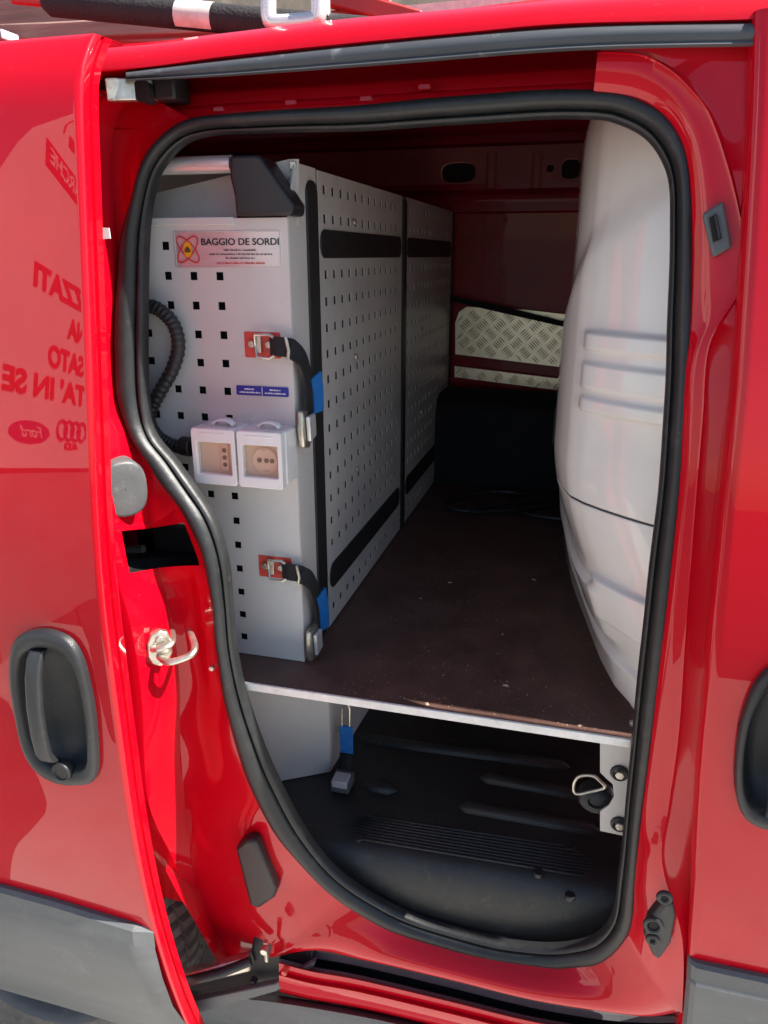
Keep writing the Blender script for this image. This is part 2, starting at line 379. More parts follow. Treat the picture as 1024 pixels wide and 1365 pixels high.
# ---- pocket in the rear pillar
pA_, pB_ = c3[pk0], c3[pk1]; zt_, zb_ = pA_.z + .004, pB_.z - .004
def pkl(z): return [Vector((-.70,.772,z+.022)), Vector((pA_.x-.008,.772,z+.022)), Vector((pA_.x-.003,pA_.y+.002,z)), Vector((pA_.x+.068,pA_.y+.003,z)), Vector((pA_.x+.045,.925,z)), Vector((-.70,.925,z))]
tp_, bt_ = pkl(zt_), pkl(zb_)
pb = MB().add(tp_ + bt_, [(0,1,2,3,4,5),(11,10,9,8,7,6),(3,4,10,9),(4,5,11,10),(5,0,6,11)])
pock = pb.build('latch_pocket', 'blackp', van, smooth=False)
z0 = ab(185, 737, .86)
MB().tube([z0 + Vector((-.06, .02, -.012)), z0 + Vector((-.005, .02, -.002))], .006, 10).build('pocket_pin', 'zinc', pock)
# ---- grey plug above it, on the step wall
def pillar_pt(k, t):               # k station, t = depth fraction across the step wall
    j = int(round(k * n)); a = st0[j]; b = stepw(.082)[j]
    return lerp(a, b, t)
uu = (pillar_pt(8.6, .0) - pillar_pt(8.6, .9)).normalized()
cpl = ab(165, 651, .80); 
vv = Vector((0, 0, 1)); nn_ = Vector((.75, -.66, 0)); ur = Vector((.66, .75, 0))
pl = []
for k in range(40):
    a = 2*math.pi*k/40; e = 2.6
    cx = math.copysign(abs(math.cos(a))**(2/e), math.cos(a)); cz = math.copysign(abs(math.sin(a))**(2/e), math.sin(a))
    pl.append((cx, cz))
plugr = []
for s_, h in ((1.0, -.03), (1.0, .004), (.95, .007), (.88, .008), (.5, .0085), (.02, .0085)):
    plugr.append([cpl + ur * (.029 * cx * s_) + vv * (.0375 * cz * s_) + nn_ * h for cx, cz in pl])
MB().grid(plugr, cu=True).build('rubber_plug', 'greyplug', van, ang=50)
# ---- striker
sp = ab(217, 862, .795)
xs_, ys_ = Vector((.80, .60, 0)), Vector((.60, -.80, 0))       # along the wall, out of the wall
st = MB()
pp = [(-.020,.010),(-.014,.022),(-.002,.026),(.008,.022),(.012,.008),(.012,-.010),(.004,-.024),(-.006,-.028),(-.016,-.022),(-.021,-.010)]
st.prism([sp + xs_*a + vv*b + ys_*(-.006) for a, b in pp], ys_*.010)
strk = st.build('striker', 'zinc', van, bevel=.002)
MB().tube(crom([sp + xs_*-.006 + vv*-.012 + ys_*.004, sp + xs_*.004 + vv*-.014 + ys_*.020, sp + xs_*.024 + vv*-.009 + ys_*.026, sp + xs_*.036 + vv*-.005 + ys_*.024, sp + xs_*.041 + vv*-.001 + ys_*.010, sp + xs_*.040 + vv*.002 + ys_*-.03], 6), .0048, 10).build('striker_loop', 'zinc', strk)
MB().tube(crom([sp + xs_*-.014 + vv*.0 + ys_*.004, sp + xs_*-.006 + vv*.004 + ys_*.012, sp + xs_*.012 + vv*.007 + ys_*.008, sp + xs_*.016 + vv*.010 + ys_*-.02], 6), .004, 10).build('striker_bar', 'zinc', strk)
MB().tube([sp + xs_*-.003 + vv*.013 + ys_*.003, sp + xs_*-.003 + vv*.013 + ys_*.007], .006, 12).build('screw', 'zinc', strk, bevel=.001)
pn = ab(283, 889, .846); MB().tube([pn + Vector((0,.004,0)), pn + Vector((.001,-.006,0))], .004, 10).build('pillar_stud', 'zinc', van, bevel=.001)
# ---- rubber stops
def slab(name, pts, base, th, m, parent, bev=.006, seg=3):
    return MB().prism([ab(x, y, base) for x, y in pts], (0, -th, 0)).build(name, m, parent, bevel=bev, seg=seg)
s1 = slab('rubber_stop', [(321,1118),(334,1107),(348,1108),(375,1172),(372,1184),(352,1198),(340,1194)], .850, .022, 'blackp', van)
s2 = slab('rubber_stop', [(862,1212),(884,1182),(896,1188),(899,1204),(893,1240),(877,1264),(868,1256),(857,1230)], .815, .022, 'blackp', van, .008)
for (x, y, r_) in ((871, 1233, .010), (870, 1252, .006), (886, 1196, .007)):
    c_ = ab(x, y, .793); MB().tube([c_ + Vector((r_*math.cos(k*R(20)), 0, r_*math.sin(k*R(20)))) for k in range(18)], .0032, 8, closed=True).build('stop_ring', 'blackp', s2)
    MB().tube([c_ + Vector((0,.003,0)), c_ + Vector((0,-.001,0))], r_*.6, 12).build('stop_hole', 'dark', s2)
# latch plate on the front pillar
lp = [(935,286),(963,268),(975,330),(949,344)]
lpo = slab('latch_plate', lp, .826, .008, 'clad', van, .003)
inn = slab('latch_slot', [(945,290),(956,286),(962,318),(951,323)], .8172, .0012, 'dark', lpo, 0)
slab('latch_bar', [(951,286),(955,284),(961,316),(957,318)], .816, .003, 'blackp', lpo, .001)

# ---- lower track, sill and roller arm
LX = [(372,1254),(414,1265),(480,1277),(598,1305),(713,1333),(829,1351),(925,1352)]
def strip(name, rowdef, m, parent=van, xs=LX):
    rr = [crom([ab(x, y + dy, b) + Vector((0, 0, 0)) for x, y in xs], 5) for dy, b in rowdef]
    return MB().grid(rr).build(name, m, parent, ang=40)
strip('floor_track', [(-2,.85),(2,.842),(11,.835),(12,.85),(16,.86),(22,.86),(23,.82),(30,.812)], 'clad')
strip('sill', [(27,.815),(30,.80),(42,.796),(46,.790),(60,.787),(68,.80),(68,.86)], 'paint')
sx = [(215,1318),(330,1322),(480,1345),(598,1372),(713,1400),(829,1425)]
strip('sill_cover', [(0,.85),(2,.80),(10,.785),(40,.765),(80,.775),(140,.80)], 'clad', xs=sx)
ra = empty_part = None
pA = ab(248, 1318, .745); pB = ab(330, 1288, .80); pC = ab(375, 1262, .83); pD = ab(418, 1270, .835)
armb = MB()
armb.prism([pA + Vector((-.03,0,.010)), pB + Vector((0,0,.016)), pB + Vector((.006,0,-.012)), pA + Vector((-.03,0,-.016))], (0,.02,0))
lower_arm = armb.build('roller_arm', 'zinc', van, bevel=.004)
MB().tube([pA + Vector((-.02,-.004,.008)), lerp(pA, pB, .6) + Vector((0,-.008,.014)), pB + Vector((.01,-.006,.022))], .008, 12).build('arm_edge', 'blackp', lower_arm)
MB().prism([ab(338,1247,.835), ab(418,1266,.835), ab(416,1284,.82), ab(366,1316,.80), ab(338,1312,.80), ab(330,1292,.81)], (0, .03, 0)).build('roller_bracket', 'blackp', lower_arm, bevel=.004)
MB().prism([ab(250,1336,.75), ab(366,1312,.79), ab(420,1282,.815), ab(418,1290,.81), ab(368,1322,.785), ab(262,1352,.745)], (0, .012, 0)).build('bracket_foot', 'clad', lower_arm, bevel=.002)
for (x, y, r_, m_) in ((355,1262,.006,'zinc'),(382,1290,.005,'redtab'),(340,1304,.006,'blackp')):
    c_ = ab(x, y, .80); MB().tube([c_, c_ + Vector((0,-.012,0))], r_, 12).build('bolt', m_, lower_arm, bevel=.001)
MB().tube([ab(354,1255,.812), ab(356,1280,.806)], .004, 10).build('roller_axle', 'zinc', lower_arm)

# ---- rear wheel
wh = MB(); wc = Vector((-.885, 0, .29)); NW = 240; yo, yi = .815, .985
prof_t = [(.20, yo+.01),(.25, yo-.004),(.272, yo),(.286, yo+.012),(.292, yo+.03),(.293, yo+.055),(.288, yo+.057),(.288, yo+.064),(.293, yo+.066),(.294, (yo+yi)/2),(.293, yi-.066),(.288,yi-.064),(.288,yi-.057),(.293,yi-.055),(.292, yi-.03),(.286, yi-.012),(.27, yi),(.20, yi-.01)]
rows = []
for k in range(NW):
    a0 = 2*math.pi*k/NW; ring = []
    for r_, y_ in prof_t:
        dy = abs(y_ - (yo+yi)/2)
        a = a0 + dy * 1.2
        rr = r_ - (.010 if (k % 4 == 0 and r_ > .28) else 0)
        ring.append(Vector((wc.x + rr*math.cos(a), y_, wc.z + rr*math.sin(a))))
    rows.append(ring)
whl = wh.grid(rows, cv=True).build('tyre', 'tyre', van, ang=30)
rm = [[Vector((wc.x + r_*math.cos(2*math.pi*k/48), y_, wc.z + r_*math.sin(2*math.pi*k/48))) for k in range(48)] for r_, y_ in ((.2,yo+.01),(.19,yo+.02),(.18,yo+.06),(.05,yo+.05),(.01,yo+.05))]
MB().grid(rm, cu=True).build('wheel_rim', 'clad', whl)
# wheel housing behind the arch
MB().grid([[Vector((wc.x + .345*math.cos(R(a)), y_, wc.z + .345*math.sin(R(a)))) for a in range(50, 191, 10)] for y_ in (.86, 1.1)]).build('wheel_housing', 'blackp', van)

# ================================================================== sliding door (open, standing outside the flank)
DB = .70
def dskin(x, z, d=0):
    y = DB + off(z) + d
    if z > 1.605: y += (z - 1.605) ** 2 * 6
    return Vector((x, y, z))
zs = [.20 + .02*i for i in range(int((1.665 - .20)/.02) + 1)] + [1.668]
DE = -.536
cols = [(-2.0, 0), (-1.6, 0), (-1.2, 0), (-.9, 0), (-.76, 0)] + [(-.72 + .008*i, 0) for i in range(21)] + [ (DE-.012, 0), (DE-.009, 0), (DE-.007, 0), (DE-.0025, .0008), (DE-.0005, .003), (DE, .006), (DE, .013), (DE-.003, .0145), (DE-.003, .018), (DE+.001, .019), (DE+.001, .03), (DE-.006, .034), (DE-.03, .036), (-.75, .05), (-2.0, .05)]
zd = [z for z in zs if not .74 < z < 1.06] + [.74 + .008*i for i in range(41)]; zd = sorted(set(round(z, 4) for z in zd))
rows = [[dskin(x, z, d) for x, d in cols] for z in zd]
CUP1 = [(19,870),(28,846),(58,837),(92,847),(111,872),(122,910),(129,950),(133,1005),(131,1032),(118,1042),(85,1041),(55,1025),(36,995),(25,945),(19,905)]
def inside(poly, x, z):
    c = False; m_ = len(poly)
    for i in range(m_):
        x1, z1 = poly[i]; x2, z2 = poly[(i+1) % m_]
        if (z1 > z) != (z2 > z) and x < (x2-x1)*(z-z1)/(z2-z1) + x1: c = not c
    return c
def cuppoly(cup, base, s_):
    p = [ab(x, y, base) for x, y in cup]; c = sum(p, Vector())/len(p)
    return [((c + (q - c)*s_).x, (c + (q - c)*s_).z) for q in p]
hp = cuppoly(CUP1, DB, .93)
def hskip(i, j):
    if cols[j+1][1] > 0: return False
    c = (rows[i][j] + rows[i][j+1] + rows[i+1][j] + rows[i+1][j+1])/4
    return inside(hp, c.x, c.z)
dm = MB().grid(rows, skip=hskip)
top = rows[-1]
dm.grid([top, [p + Vector((0, .006, .006)) for p in top], [p + Vector((0, .03, .007)) for p in top]])
door = dm.build('sliding_door', 'paint', van, ang=45)
# cladding along its lower edge
clt = [(-2.0, .540), (-.75, .546), (-.56, .530), (DE, .520)]
cz = lambda x: interp(clt, x)
xs = [-2.0, -1.5, -1.1, -.9, -.8, -.7, -.62, -.575, -.566, -.548, -.540]
def crow(dz, pr): return [dskin(x, cz(x) + dz, -pr - (.0 if x < -.57 else 0)) + Vector((0, (.0 if x <= -.566 else (x + .566) * .45), 0)) for x in xs]
ck = MB().grid([crow(.0, -.004), crow(.0, .006), crow(-.005, .012), crow(-.028, .016), crow(-.034, .018), crow(-.10, .021), crow(-.18, .021), crow(-.25, .012), crow(-.33, .008)])
ck.build('door_cladding', 'clad', door, ang=25)
# white sticker on the door edge
sk = at(141, 311, X=DE + .003)
skp = ab(140, 311, .745)
MB().prism([ab(134,303,.743), ab(146,304,.743), ab(148,318,.743), ab(134,319,.743)], (0,-.0012,0)).build('edge_sticker', 'white', door, smooth=False)
# handle: cup and grip
def handle(cup, grip, base, parent, lock=None, hinge_pts=None):
    pts = [ab(x, y, base) for x, y in cup]; pts = crom(pts, 4, True); c = sum(pts, Vector()) / len(pts)
    rows = []
    for s_, h in ((1.0, -.004), (1.0, .006), (.97, .011), (.90, .0125), (.82, .011), (.79, .007), (.76, -.002), (.68, -.018), (.5, -.028), (.25, -.031), (.001, -.032)):
        rows.append([c + (p - c) * s_ + Vector((0, -h, 0)) for p in pts])
    cupo = MB().grid(rows, cu=True).build('handle_cup', 'handle', parent, ang=60)
    a, b, wd = grip
    A = ab(*a, base); B = ab(*b, base); path = [lerp(A, B, t) for t in (0, .06, .2, .45, .7, .88, .96, 1)]
    ho = [.006, .014, .022, .027, .027, .024, .018, .010]; rows = []
    for p, h in zip(path, ho):
        ring = []
        for k in range(16):
            t = 2*math.pi*k/16
            cx = math.copysign(abs(math.cos(t))**.55, math.cos(t)); cy = math.copysign(abs(math.sin(t))**.55, math.sin(t))
            ring.append(p + Vector((cx * wd/2, -h + cy * .006, 0)))
        rows.append(ring)
    g_ = MB().grid(rows, cu=True); k0 = 0
    g_.f.append(tuple(range(16))); g_.f.append(tuple(range(len(g_.v)-16, len(g_.v))))
    g_.build('handle_grip', 'handle', parent, ang=50)
    if lock:
        c_ = ab(*lock, base); rr = [[c_ + Vector((r_*math.cos(R(15*k)), -h, r_*math.sin(R(15*k)))) for k in range(24)] for r_, h in ((.014,.003),(.014,.013),(.012,.015),(.0105,.013),(.0005,.013))]
        MB().grid(rr, cu=True).build('lock_cover', 'blackp', parent, ang=50)
handle(CUP1, ((56,862),(77,1006),.021), DB, door, (90,1021))

# ================================================================== front door (closed)
FB = .798
fe = [(1003,140),(993,330),(981,516),(964,678),(948,840),(932,1032),(921,1225),(909,1355)]
fe3 = [ab(x, y, FB) for x, y in fe]
ftab = sorted([(p.z, p.x) for p in fe3]); ftab = [(.2, .215)] + ftab + [(1.66, .125)]
fx = lambda z: interp(ftab, z)
def fskin(z, dx, d): return Vector((fx(z) + dx, FB + off(z) + d, z))
cols = [(.0, .055), (-.001, .03), (-.001, .010), (.001, .004), (.005, .001), (.011, 0), (.014, 0)] + [(.02 + .008*i, 0) for i in range(30)] + [(.3, 0), (.7, 0), (2.2, 0)]
rows = [[fskin(z, dx, d) for dx, d in cols] for z in zd]
CUP2 = [(1060,880),(1030,884),(1005,909),(987,955),(979,1010),(981,1060),(996,1090),(1030,1103),(1065,1106),(1085,1080),(1090,1000),(1085,920)]
hp2 = cuppoly(CUP2, FB, .93)
def hskip2(i, j):
    c = (rows[i][j] + rows[i][j+1] + rows[i+1][j] + rows[i+1][j+1])/4
    return j > 6 and inside(hp2, c.x, c.z)
fdoor = MB().grid(rows, skip=hskip2).build('front_door', 'paint', van, ang=45)
xs = [.0, .004, .010, .10, .3, .6, 1.4]
def frow(z, pr): return [fskin(z - x*0, x, -pr + (.012 if x == 0 else .004 if x == .004 else 0)) for x in xs]
FZ = ab(940, 1281, FB).z
MB().grid([frow(FZ, -.004), frow(FZ, .006), frow(FZ-.004, .011), frow(FZ-.026, .014), frow(FZ-.030, .017), frow(FZ-.12, .020), frow(FZ-.25, .016), frow(FZ-.35, .01)]).build('door_cladding', 'clad', fdoor, ang=25)
handle(CUP2, ((1036,895),(1030,1080),.022), FB, fdoor)

# ================================================================== interior of the van
FW = 2.15
fw = MB()
# far wall as horizontal bands with depth (z, y)
bands = [(.50,FW),(1.30,FW),(1.50,FW-.004),(1.555,FW-.006),(1.560,FW-.018),(1.575,FW-.020),(1.60,FW-.020),(1.612,FW-.045),(1.626,FW-.047)]
xs_w = [-1.7, -1.2, -.8, -.4, 0, .4, 1.0]
fw.grid([[Vector((x, y, z)) for x in xs_w] for z, y in bands])
fw.grid([[Vector((x, y, z)) for x in xs_w] for z, y in [(1.712,FW-.047),(1.722,FW-.03),(1.74,FW-.03),(1.75,FW-.06),(1.80,FW-.10),(1.86,FW-.2)]])
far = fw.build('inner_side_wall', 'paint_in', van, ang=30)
# beam with oval holes between z 1.626 and 1.712
bz0, bz1 = 1.626, 1.712; by = FW - .047
def holeplate(x0, x1, hx, hz, rx, rz):
    N = 32; inn, out = [], []
    for k in range(N):
        a = 2*math.pi*k/N; e = 3.0
        cx = math.copysign(abs(math.cos(a))**(2/e), math.cos(a)); cz_ = math.copysign(abs(math.sin(a))**(2/e), math.sin(a))
        inn.append(Vector((hx + rx*cx, by, hz + rz*cz_)))
        m_ = max(abs(math.cos(a)), abs(math.sin(a))); ux, uz = math.cos(a)/m_, math.sin(a)/m_
        out.append(Vector(((hx + (x1-hx)*ux) if ux > 0 else (hx + (hx-x0)*ux), by, (hz + (bz1-hz)*uz) if uz > 0 else (hz + (hz-bz0)*uz))))
    return MB().grid([out, inn, [p + Vector((0,.012,0)) for p in inn]], cu=True)
hc = at(611, 230, Y=by); hd = at(761, 225, Y=by); hs_ = at(733.5, 224, Y=by)
x_a, x_b, x_c, x_d = at(650,230,Y=by).x, at(712,230,Y=by).x, at(746,225,Y=by).x, at(790,225,Y=by).x
bm_ = holeplate(hc.x - .12, x_a, hc.x, hc.z, .045, .024)
bm_.grid([[Vector((-1.7,by,bz0)), Vector((hc.x-.12,by,bz0))],[Vector((-1.7,by,bz1)), Vector((hc.x-.12,by,bz1))]])
bm_.grid([[Vector((x_a,by,bz0)), Vector((x_b,by,bz0))],[Vector((x_a,by,bz1)), Vector((x_b,by,bz1))]])
t_ = holeplate(x_b, x_c, hs_.x, hs_.z, .009, .009); bm_.add(t_.v, t_.f)
t_ = holeplate(x_c, x_d, hd.x, hd.z, .023, .023); bm_.add(t_.v, t_.f)
bm_.grid([[Vector((x_d,by,bz0)), Vector((1.0,by,bz0))],[Vector((x_d,by,bz1)), Vector((1.0,by,bz1))]])
beam = bm_.build('side_beam', 'beam', far, smooth=False)
MB().box((-1.7, FW-.012, bz0), (1.0, FW-.008, bz1)).build('beam_back', 'dark', far, smooth=False)
for x in (655, 716):
    c_ = at(x, 228, Y=by); MB().grid([[c_ + Vector((dx, dy, dz)) for dx, dy in ((-.014,0),(-.010,-.006),(-.006,-.008),(.006,-.008),(.010,-.006),(.014,0))] for dz in (-.040, .040)]).build('beam_rib', 'beam', far, ang=30)
# roof lining, ends, and the near wall inside the skin
sh = MB()
CE = [(.90,1.665),(1.05,1.72),(1.3,1.77),(1.7,1.82),(FW,1.86)]
sh.grid([[Vector((x, y, z)) for y, z in CE] for x in (-1.7, -.35, 2.2)])
for x in (-1.7, 2.2): sh.add([(x,.80,.3),(x,FW,.3),(x,FW,1.86),(x,1.3,1.77),(x,.90,1.665)],[(0,1,2,3,4)])
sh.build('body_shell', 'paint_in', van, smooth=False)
for x in (-.72, -.1, .42):
    MB().grid([[Vector((x + dx, y, interp(CE, y) + dz)) for dx, dz in ((-.03,.002),(-.025,-.02),(.025,-.02),(.03,.002))] for y in (1.0, 1.3, 1.7, 2.1)]).build('roof_bow', 'paint_in', van)
for xa, xb in ((.135, 2.2), (-1.7, -.63)):
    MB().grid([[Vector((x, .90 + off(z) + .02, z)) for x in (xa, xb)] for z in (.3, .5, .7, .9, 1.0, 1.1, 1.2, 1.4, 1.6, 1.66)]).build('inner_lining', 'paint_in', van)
MB().box((-.70, .925, .86), (-.60, .935, 1.60)).build('inner_pillar', 'paint_in', van, bevel=.01)
# dark wheel box against the far wall
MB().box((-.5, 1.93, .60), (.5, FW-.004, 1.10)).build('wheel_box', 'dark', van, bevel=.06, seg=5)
# checker plate on the far wall
cpx = [(607,430),(612,416),(622,409),(640,410),(700,413),(770,421),(770,492),(607,472)]
cy0 = FW - .024
cp = MB().prism([at(x, y, Y=cy0) for x, y in cpx], (0, .010, 0)).build('checker_plate', 'tread', van, smooth=False)
cpx2 = [(606,488),(770,508),(770,525),(606,506)]
MB().prism([at(x, y, Y=cy0-.002) for x, y in cpx2], (0, .010, 0)).build('checker_strip', 'tread', van, smooth=False)
def inside(poly, x, z):
    c = False; m_ = len(poly)
    for i in range(m_):
        x1, z1 = poly[i]; x2, z2 = poly[(i+1) % m_]
        if (z1 > z) != (z2 > z) and x < (x2-x1)*(z-z1)/(z2-z1) + x1: c = not c
    return c
for nm, pxs, yy in (('tread_bars', cpx, cy0), ('strip_tread_bars', cpx2, cy0-.002)):
    poly = [(p.x, p.z) for p in (at(x, y, Y=yy) for x, y in pxs)]
    tb_ = MB(); P_ = .034
    for i in range(-14, 24):
        for j in range(-6, 14):
            cx = -.36 + (i + j) * P_ * .7071; czz = 1.10 + (j - i) * P_ * .7071
            ang = R(45) if (i + j) % 2 == 0 else R(-45)
            ex = Vector((math.cos(ang), 0, math.sin(ang))); ez = Vector((-math.sin(ang), 0, math.cos(ang)))
            for k in range(5):
                c_ = Vector((cx, yy, czz)) + ez * ((k - 2) * .0062)
                if not all(inside(poly, (c_ + ex*s_).x, (c_ + ex*s_).z) for s_ in (-.013, .013)): continue
                L_, W_ = .0135, .0017
                vs = [c_ - ex*L_, c_ - ez*W_, c_ + ex*L_, c_ + ez*W_]; tp = [c_ - ex*L_*.6 + Vector((0,-.0022,0)), c_ + ex*L_*.6 + Vector((0,-.0022,0))]
                tb_.add(vs + tp, [(0,1,5,4),(1,2,5),(2,3,4,5),(3,0,4)])
    tag(tb_.build(nm, 'tread', van, smooth=False), kind='stuff')
# black webbing across the wall
MB().prism([at(600,394,Y=2.10), at(660,406,Y=2.10), at(775,434,Y=2.10), at(775,441,Y=2.10), at(660,415,Y=2.10), at(600,401,Y=2.10)], (0,.004,0)).build('wall_strap', 'strap', van, smooth=False)
MB().prism([at(600,502,Y=2.12), at(775,524,Y=2.12), at(775,530,Y=2.12), at(600,508,Y=2.12)], (0,.02,0)).build('wall_ledge', 'paint_in', van, smooth=False)

# ---- floor mat with stepped front
FZ0 = .555
def floor_z(x, y):
    return FZ0
fm = MB(); xsf = [-.52 + .0125*i for i in range(56)]
ye = lambda x: .908 + .018 * sst(-.4, .15, x)
lines = []
for kind in [('b', .0, -.10), ('b', .003, -.075), ('b', .007, -.05), ('b', .013, -.028), ('b', .021, -.012), ('b', .032, -.003), ('b', .046, 0)]:
    lines.append([Vector((x, ye(x) - .022 + kind[1] + .004, FZ0 + kind[2])) for x in xsf])
for y in [.985, 1.0, 1.04, 1.08, 1.12, 1.16, 1.2, 1.24, 1.3, 1.4, 1.6, 1.9, 2.15]:
    lines.append([Vector((x, y, FZ0)) for x in xsf])
lines.insert(0, [Vector((x, .884, FZ0 - .105)) for x in xsf])
fmat = fm.grid(lines).build('floor_mat', 'mat', van, ang=60)
# long moulded ribs and the pattern of fine ridges
def ridge(name, a, b, wd, h, m='mat', parent=fmat):
    a, b = Vector(a), Vector(b); L = (b - a); t = L.normalized(); s_ = Vector((-t.y, t.x, 0)); rows = []
    for k in range(9):
        an = math.pi * k / 8
        rows.append([a + s_*math.cos(an)*wd*.2 - t*0 + Vector((0,0,.0)), a + t*wd + s_*math.cos(an)*wd + Vector((0,0,math.sin(an)*h)), b - t*wd + s_*math.cos(an)*wd + Vector((0,0,math.sin(an)*h)), b + s_*math.cos(an)*wd*.2])
    return MB().grid(rows).build(name, m, parent, ang=60)
for a, b in (((482,1047),(530,1054)),((612,1075),(800,1108)),((640,1036),(780,1062)),((480,985),(760,1022))):
    ridge('mat_rib', at(*a, Z=FZ0), at(*b, Z=FZ0), .014, .012)
A0, B0 = at(470,1085,Z=FZ0), at(786,1134,Z=FZ0); A1, B1 = at(458,1126,Z=FZ0), at(800,1176,Z=FZ0)
A1.y = max(A1.y, .935); B1.y = max(B1.y, .95)
for k in range(9):
    t = k / 8; ins = .02 * abs(t - .5) * 2
    a = lerp(A0, A1, t) + Vector((ins, 0, .0)); b = lerp(B0, B1, t) + Vector((-ins, 0, .0))
    ridge('fine_rib', a, b, .0022, .0028)
for (x, y) in ((478,1118),(718,1164),(760,1130),(760,1195)):
    c_ = at(x, y, Z=FZ0); MB().tube([c_ + Vector((0,0,-.004)), c_ + Vector((0,0,.004))], .008, 14).build('mat_screw', 'blackp', fmat, bevel=.001)

# ---- moulded partition behind the seats
XB = [(.86,.20),(.885,.122),(.95,.092),(1.025,.073),(1.15,.050),(1.276,.026),(1.5,.0),(1.8,-.02),(2.1,-.03)]
XU = [(.86,.20),(.885,.112),(.90,.084),(.92,.056),(.94,.031),(.965,.004),(.99,-.014),(1.03,-.027),(1.08,-.036),(1.15,-.040),(1.30,-.044),(1.5,-.044),(1.8,-.04),(2.1,-.03)]
ysp = [.86,.875,.885,.892,.905,.92,.935,.945,.952,.959,.966,.973,.98,.99,1.0,1.02,1.04,1.06,1.075,1.09,1.105,1.12,1.14,1.16,1.19,1.22,1.26,1.3,1.36,1.45,1.6,1.8,2.1]
zsp = sorted([.80 + .0025*i for i in range(380)] + [1.1395, 1.1405, 1.1415, 1.1435, 1.1445])
def bandf(z, a, b, s_=.006): return sst(a - s_, a + s_, z) * (1 - sst(b - s_, b + s_, z))
def part_pt(y, z):
    k = sst(.85, 1.20, z)
    x = lerp(interp(XB, y), interp(XU, y), k)
    face = 1 - sst(.950, .985, y)                       # the panel that faces the door
    inset = sst(.93, .95, y)
    d = 0
    d += .014 * bandf(z, 1.262, 1.36, .003) * face            # raised block with two grooves
    d -= .009 * bandf(z, 1.322, 1.338, .0025) * face
    d -= .008 * bandf(z, 1.280, 1.290, .0025) * face
    d += .012 * bandf(z, .985, 1.045, .003) * face + .006 * (1 - sst(1.02, 1.06, z))
    d += .010 * bandf(z, .885, .935, .006) + .009 * bandf(z, .955, 1.03, .006) * sst(.94, .97, y)
    d -= .012 * (1 - sst(.865, .885, z))
    zf = 1.455 + (1.0 - y) * .75                        # slanting shoulder
    d -= .010 * sst(zf - .03, zf + .03, z) * (1 if y < 1.3 else 1)
    d -= .004 * bandf(z, 1.1405, 1.1435, .0008)
    d -= .045 * sst(1.57, 1.74, z) ** 1.5
    x -= d
    return Vector((x, max(y, .883) + off(z) * (1 - sst(.9, 1.3, y)), z))
part = MB().grid([[part_pt(y, z) for y in ysp] for z in zsp]).build('partition', 'gel', van, ang=80)
seam = [part_pt(y, 1.1415) + Vector((-.0012, 0, 0)) for y in ysp if .88 < y < 1.4]
MB().tube(seam, .0012, 6).build('partition_seam', 'gelshade', part)
MB().box((-.047, 1.30, 1.14), (-.03, 1.34, 1.20)).build('partition_clip', 'blackp', part, bevel=.003)

# ---- bracket plate under the board and its lashing ring
yb = .925
bp_ = [(800,984),(842,988),(838,1116),(800,1108),(800,1082),(812,1074),(819,1062),(817,1046),(808,1038),(800,1030)]
brk = MB().prism([at(x, y, Y=yb) for x, y in bp_], (0, .004, 0)).build('board_bracket', 'steel2', van, bevel=.001)
for x, y in ((826,1030),(826,1098)):
    c_ = at(x, y, Y=yb)
    MB().tube([c_ + Vector((.010*math.cos(k*R(24)), -.001, .010*math.sin(k*R(24)))) for k in range(15)], .003, 8, closed=True).build('washer', 'blackp', brk)
    MB().tube([c_, c_ + Vector((0,-.008,0))], .0065, 6).build('bolt', 'zinc', brk, bevel=.001)
lr = at(795, 1058, Y=.96)
rg = MB(); rr = [[lr + Vector((r_*math.cos(R(12*k)), -.01 - h + .2*r_*math.sin(R(12*k)), .72*r_*math.sin(R(12*k)))) for k in range(30)] for r_, h in ((.026,-.012),(.026,.004),(.022,.009),(.012,.010),(.010,.006),(.0005,.006))]
ring = rg.grid(rr, cu=True).build('lashing_eye', 'blackp', van, ang=50)
MB().tube([at(x, y, Y=.94) for x, y in crom([Vector((768,1058,0)), Vector((766,1044,0)), Vector((774,1034,0)), Vector((790,1034,0)), Vector((802,1044,0)), Vector((805,1050,0)), Vector((770,1057,0))], 5)[:-1] for x, y in ((x, y),)] if False else [at(v.x, v.y, Y=.94) for v in crom([(768,1058,0),(765,1046,0),(772,1035,0),(790,1034,0),(801,1042,0),(806,1050,0),(788,1055,0)], 5, True)], .0022, 8, closed=True).build('lashing_ring', 'zinc', ring)

# ================================================================== plywood shelf board
BZ = .863; BT = .0115
bl_ = at(316, 908, Z=BZ); br_ = at(841, 986, Z=BZ)
board = empty('shelf_board', (-.2, .9, BZ - BT), 'brown film-faced plywood shelf board with white front edge', 'shelf')
MB().prism([(bl_.x - .2, bl_.y + .004, BZ), (br_.x, br_.y + .004, BZ), (br_.x + .02, 1.0, BZ), (.12, 2.12, BZ), (-.9, 2.12, BZ), (bl_.x - .2, 1.0, BZ)], (0, 0, -BT)).build('board_panel', 'ply', board, smooth=False)
MB().prism([(bl_.x, bl_.y, BZ - .0006), (br_.x, br_.y, BZ - .0006), (br_.x, br_.y + .0039, BZ - .0006), (bl_.x, bl_.y + .0039, BZ - .0006)], (0, 0, -BT - .0006)).build('edge_band', 'edge', board, bevel=.0008)
c_ = at(843, 967, Z=BZ); MB().tube([c_, c_ + Vector((0,0,.006))], .005, 8).build('board_screw', 'zinc', board, bevel=.001)

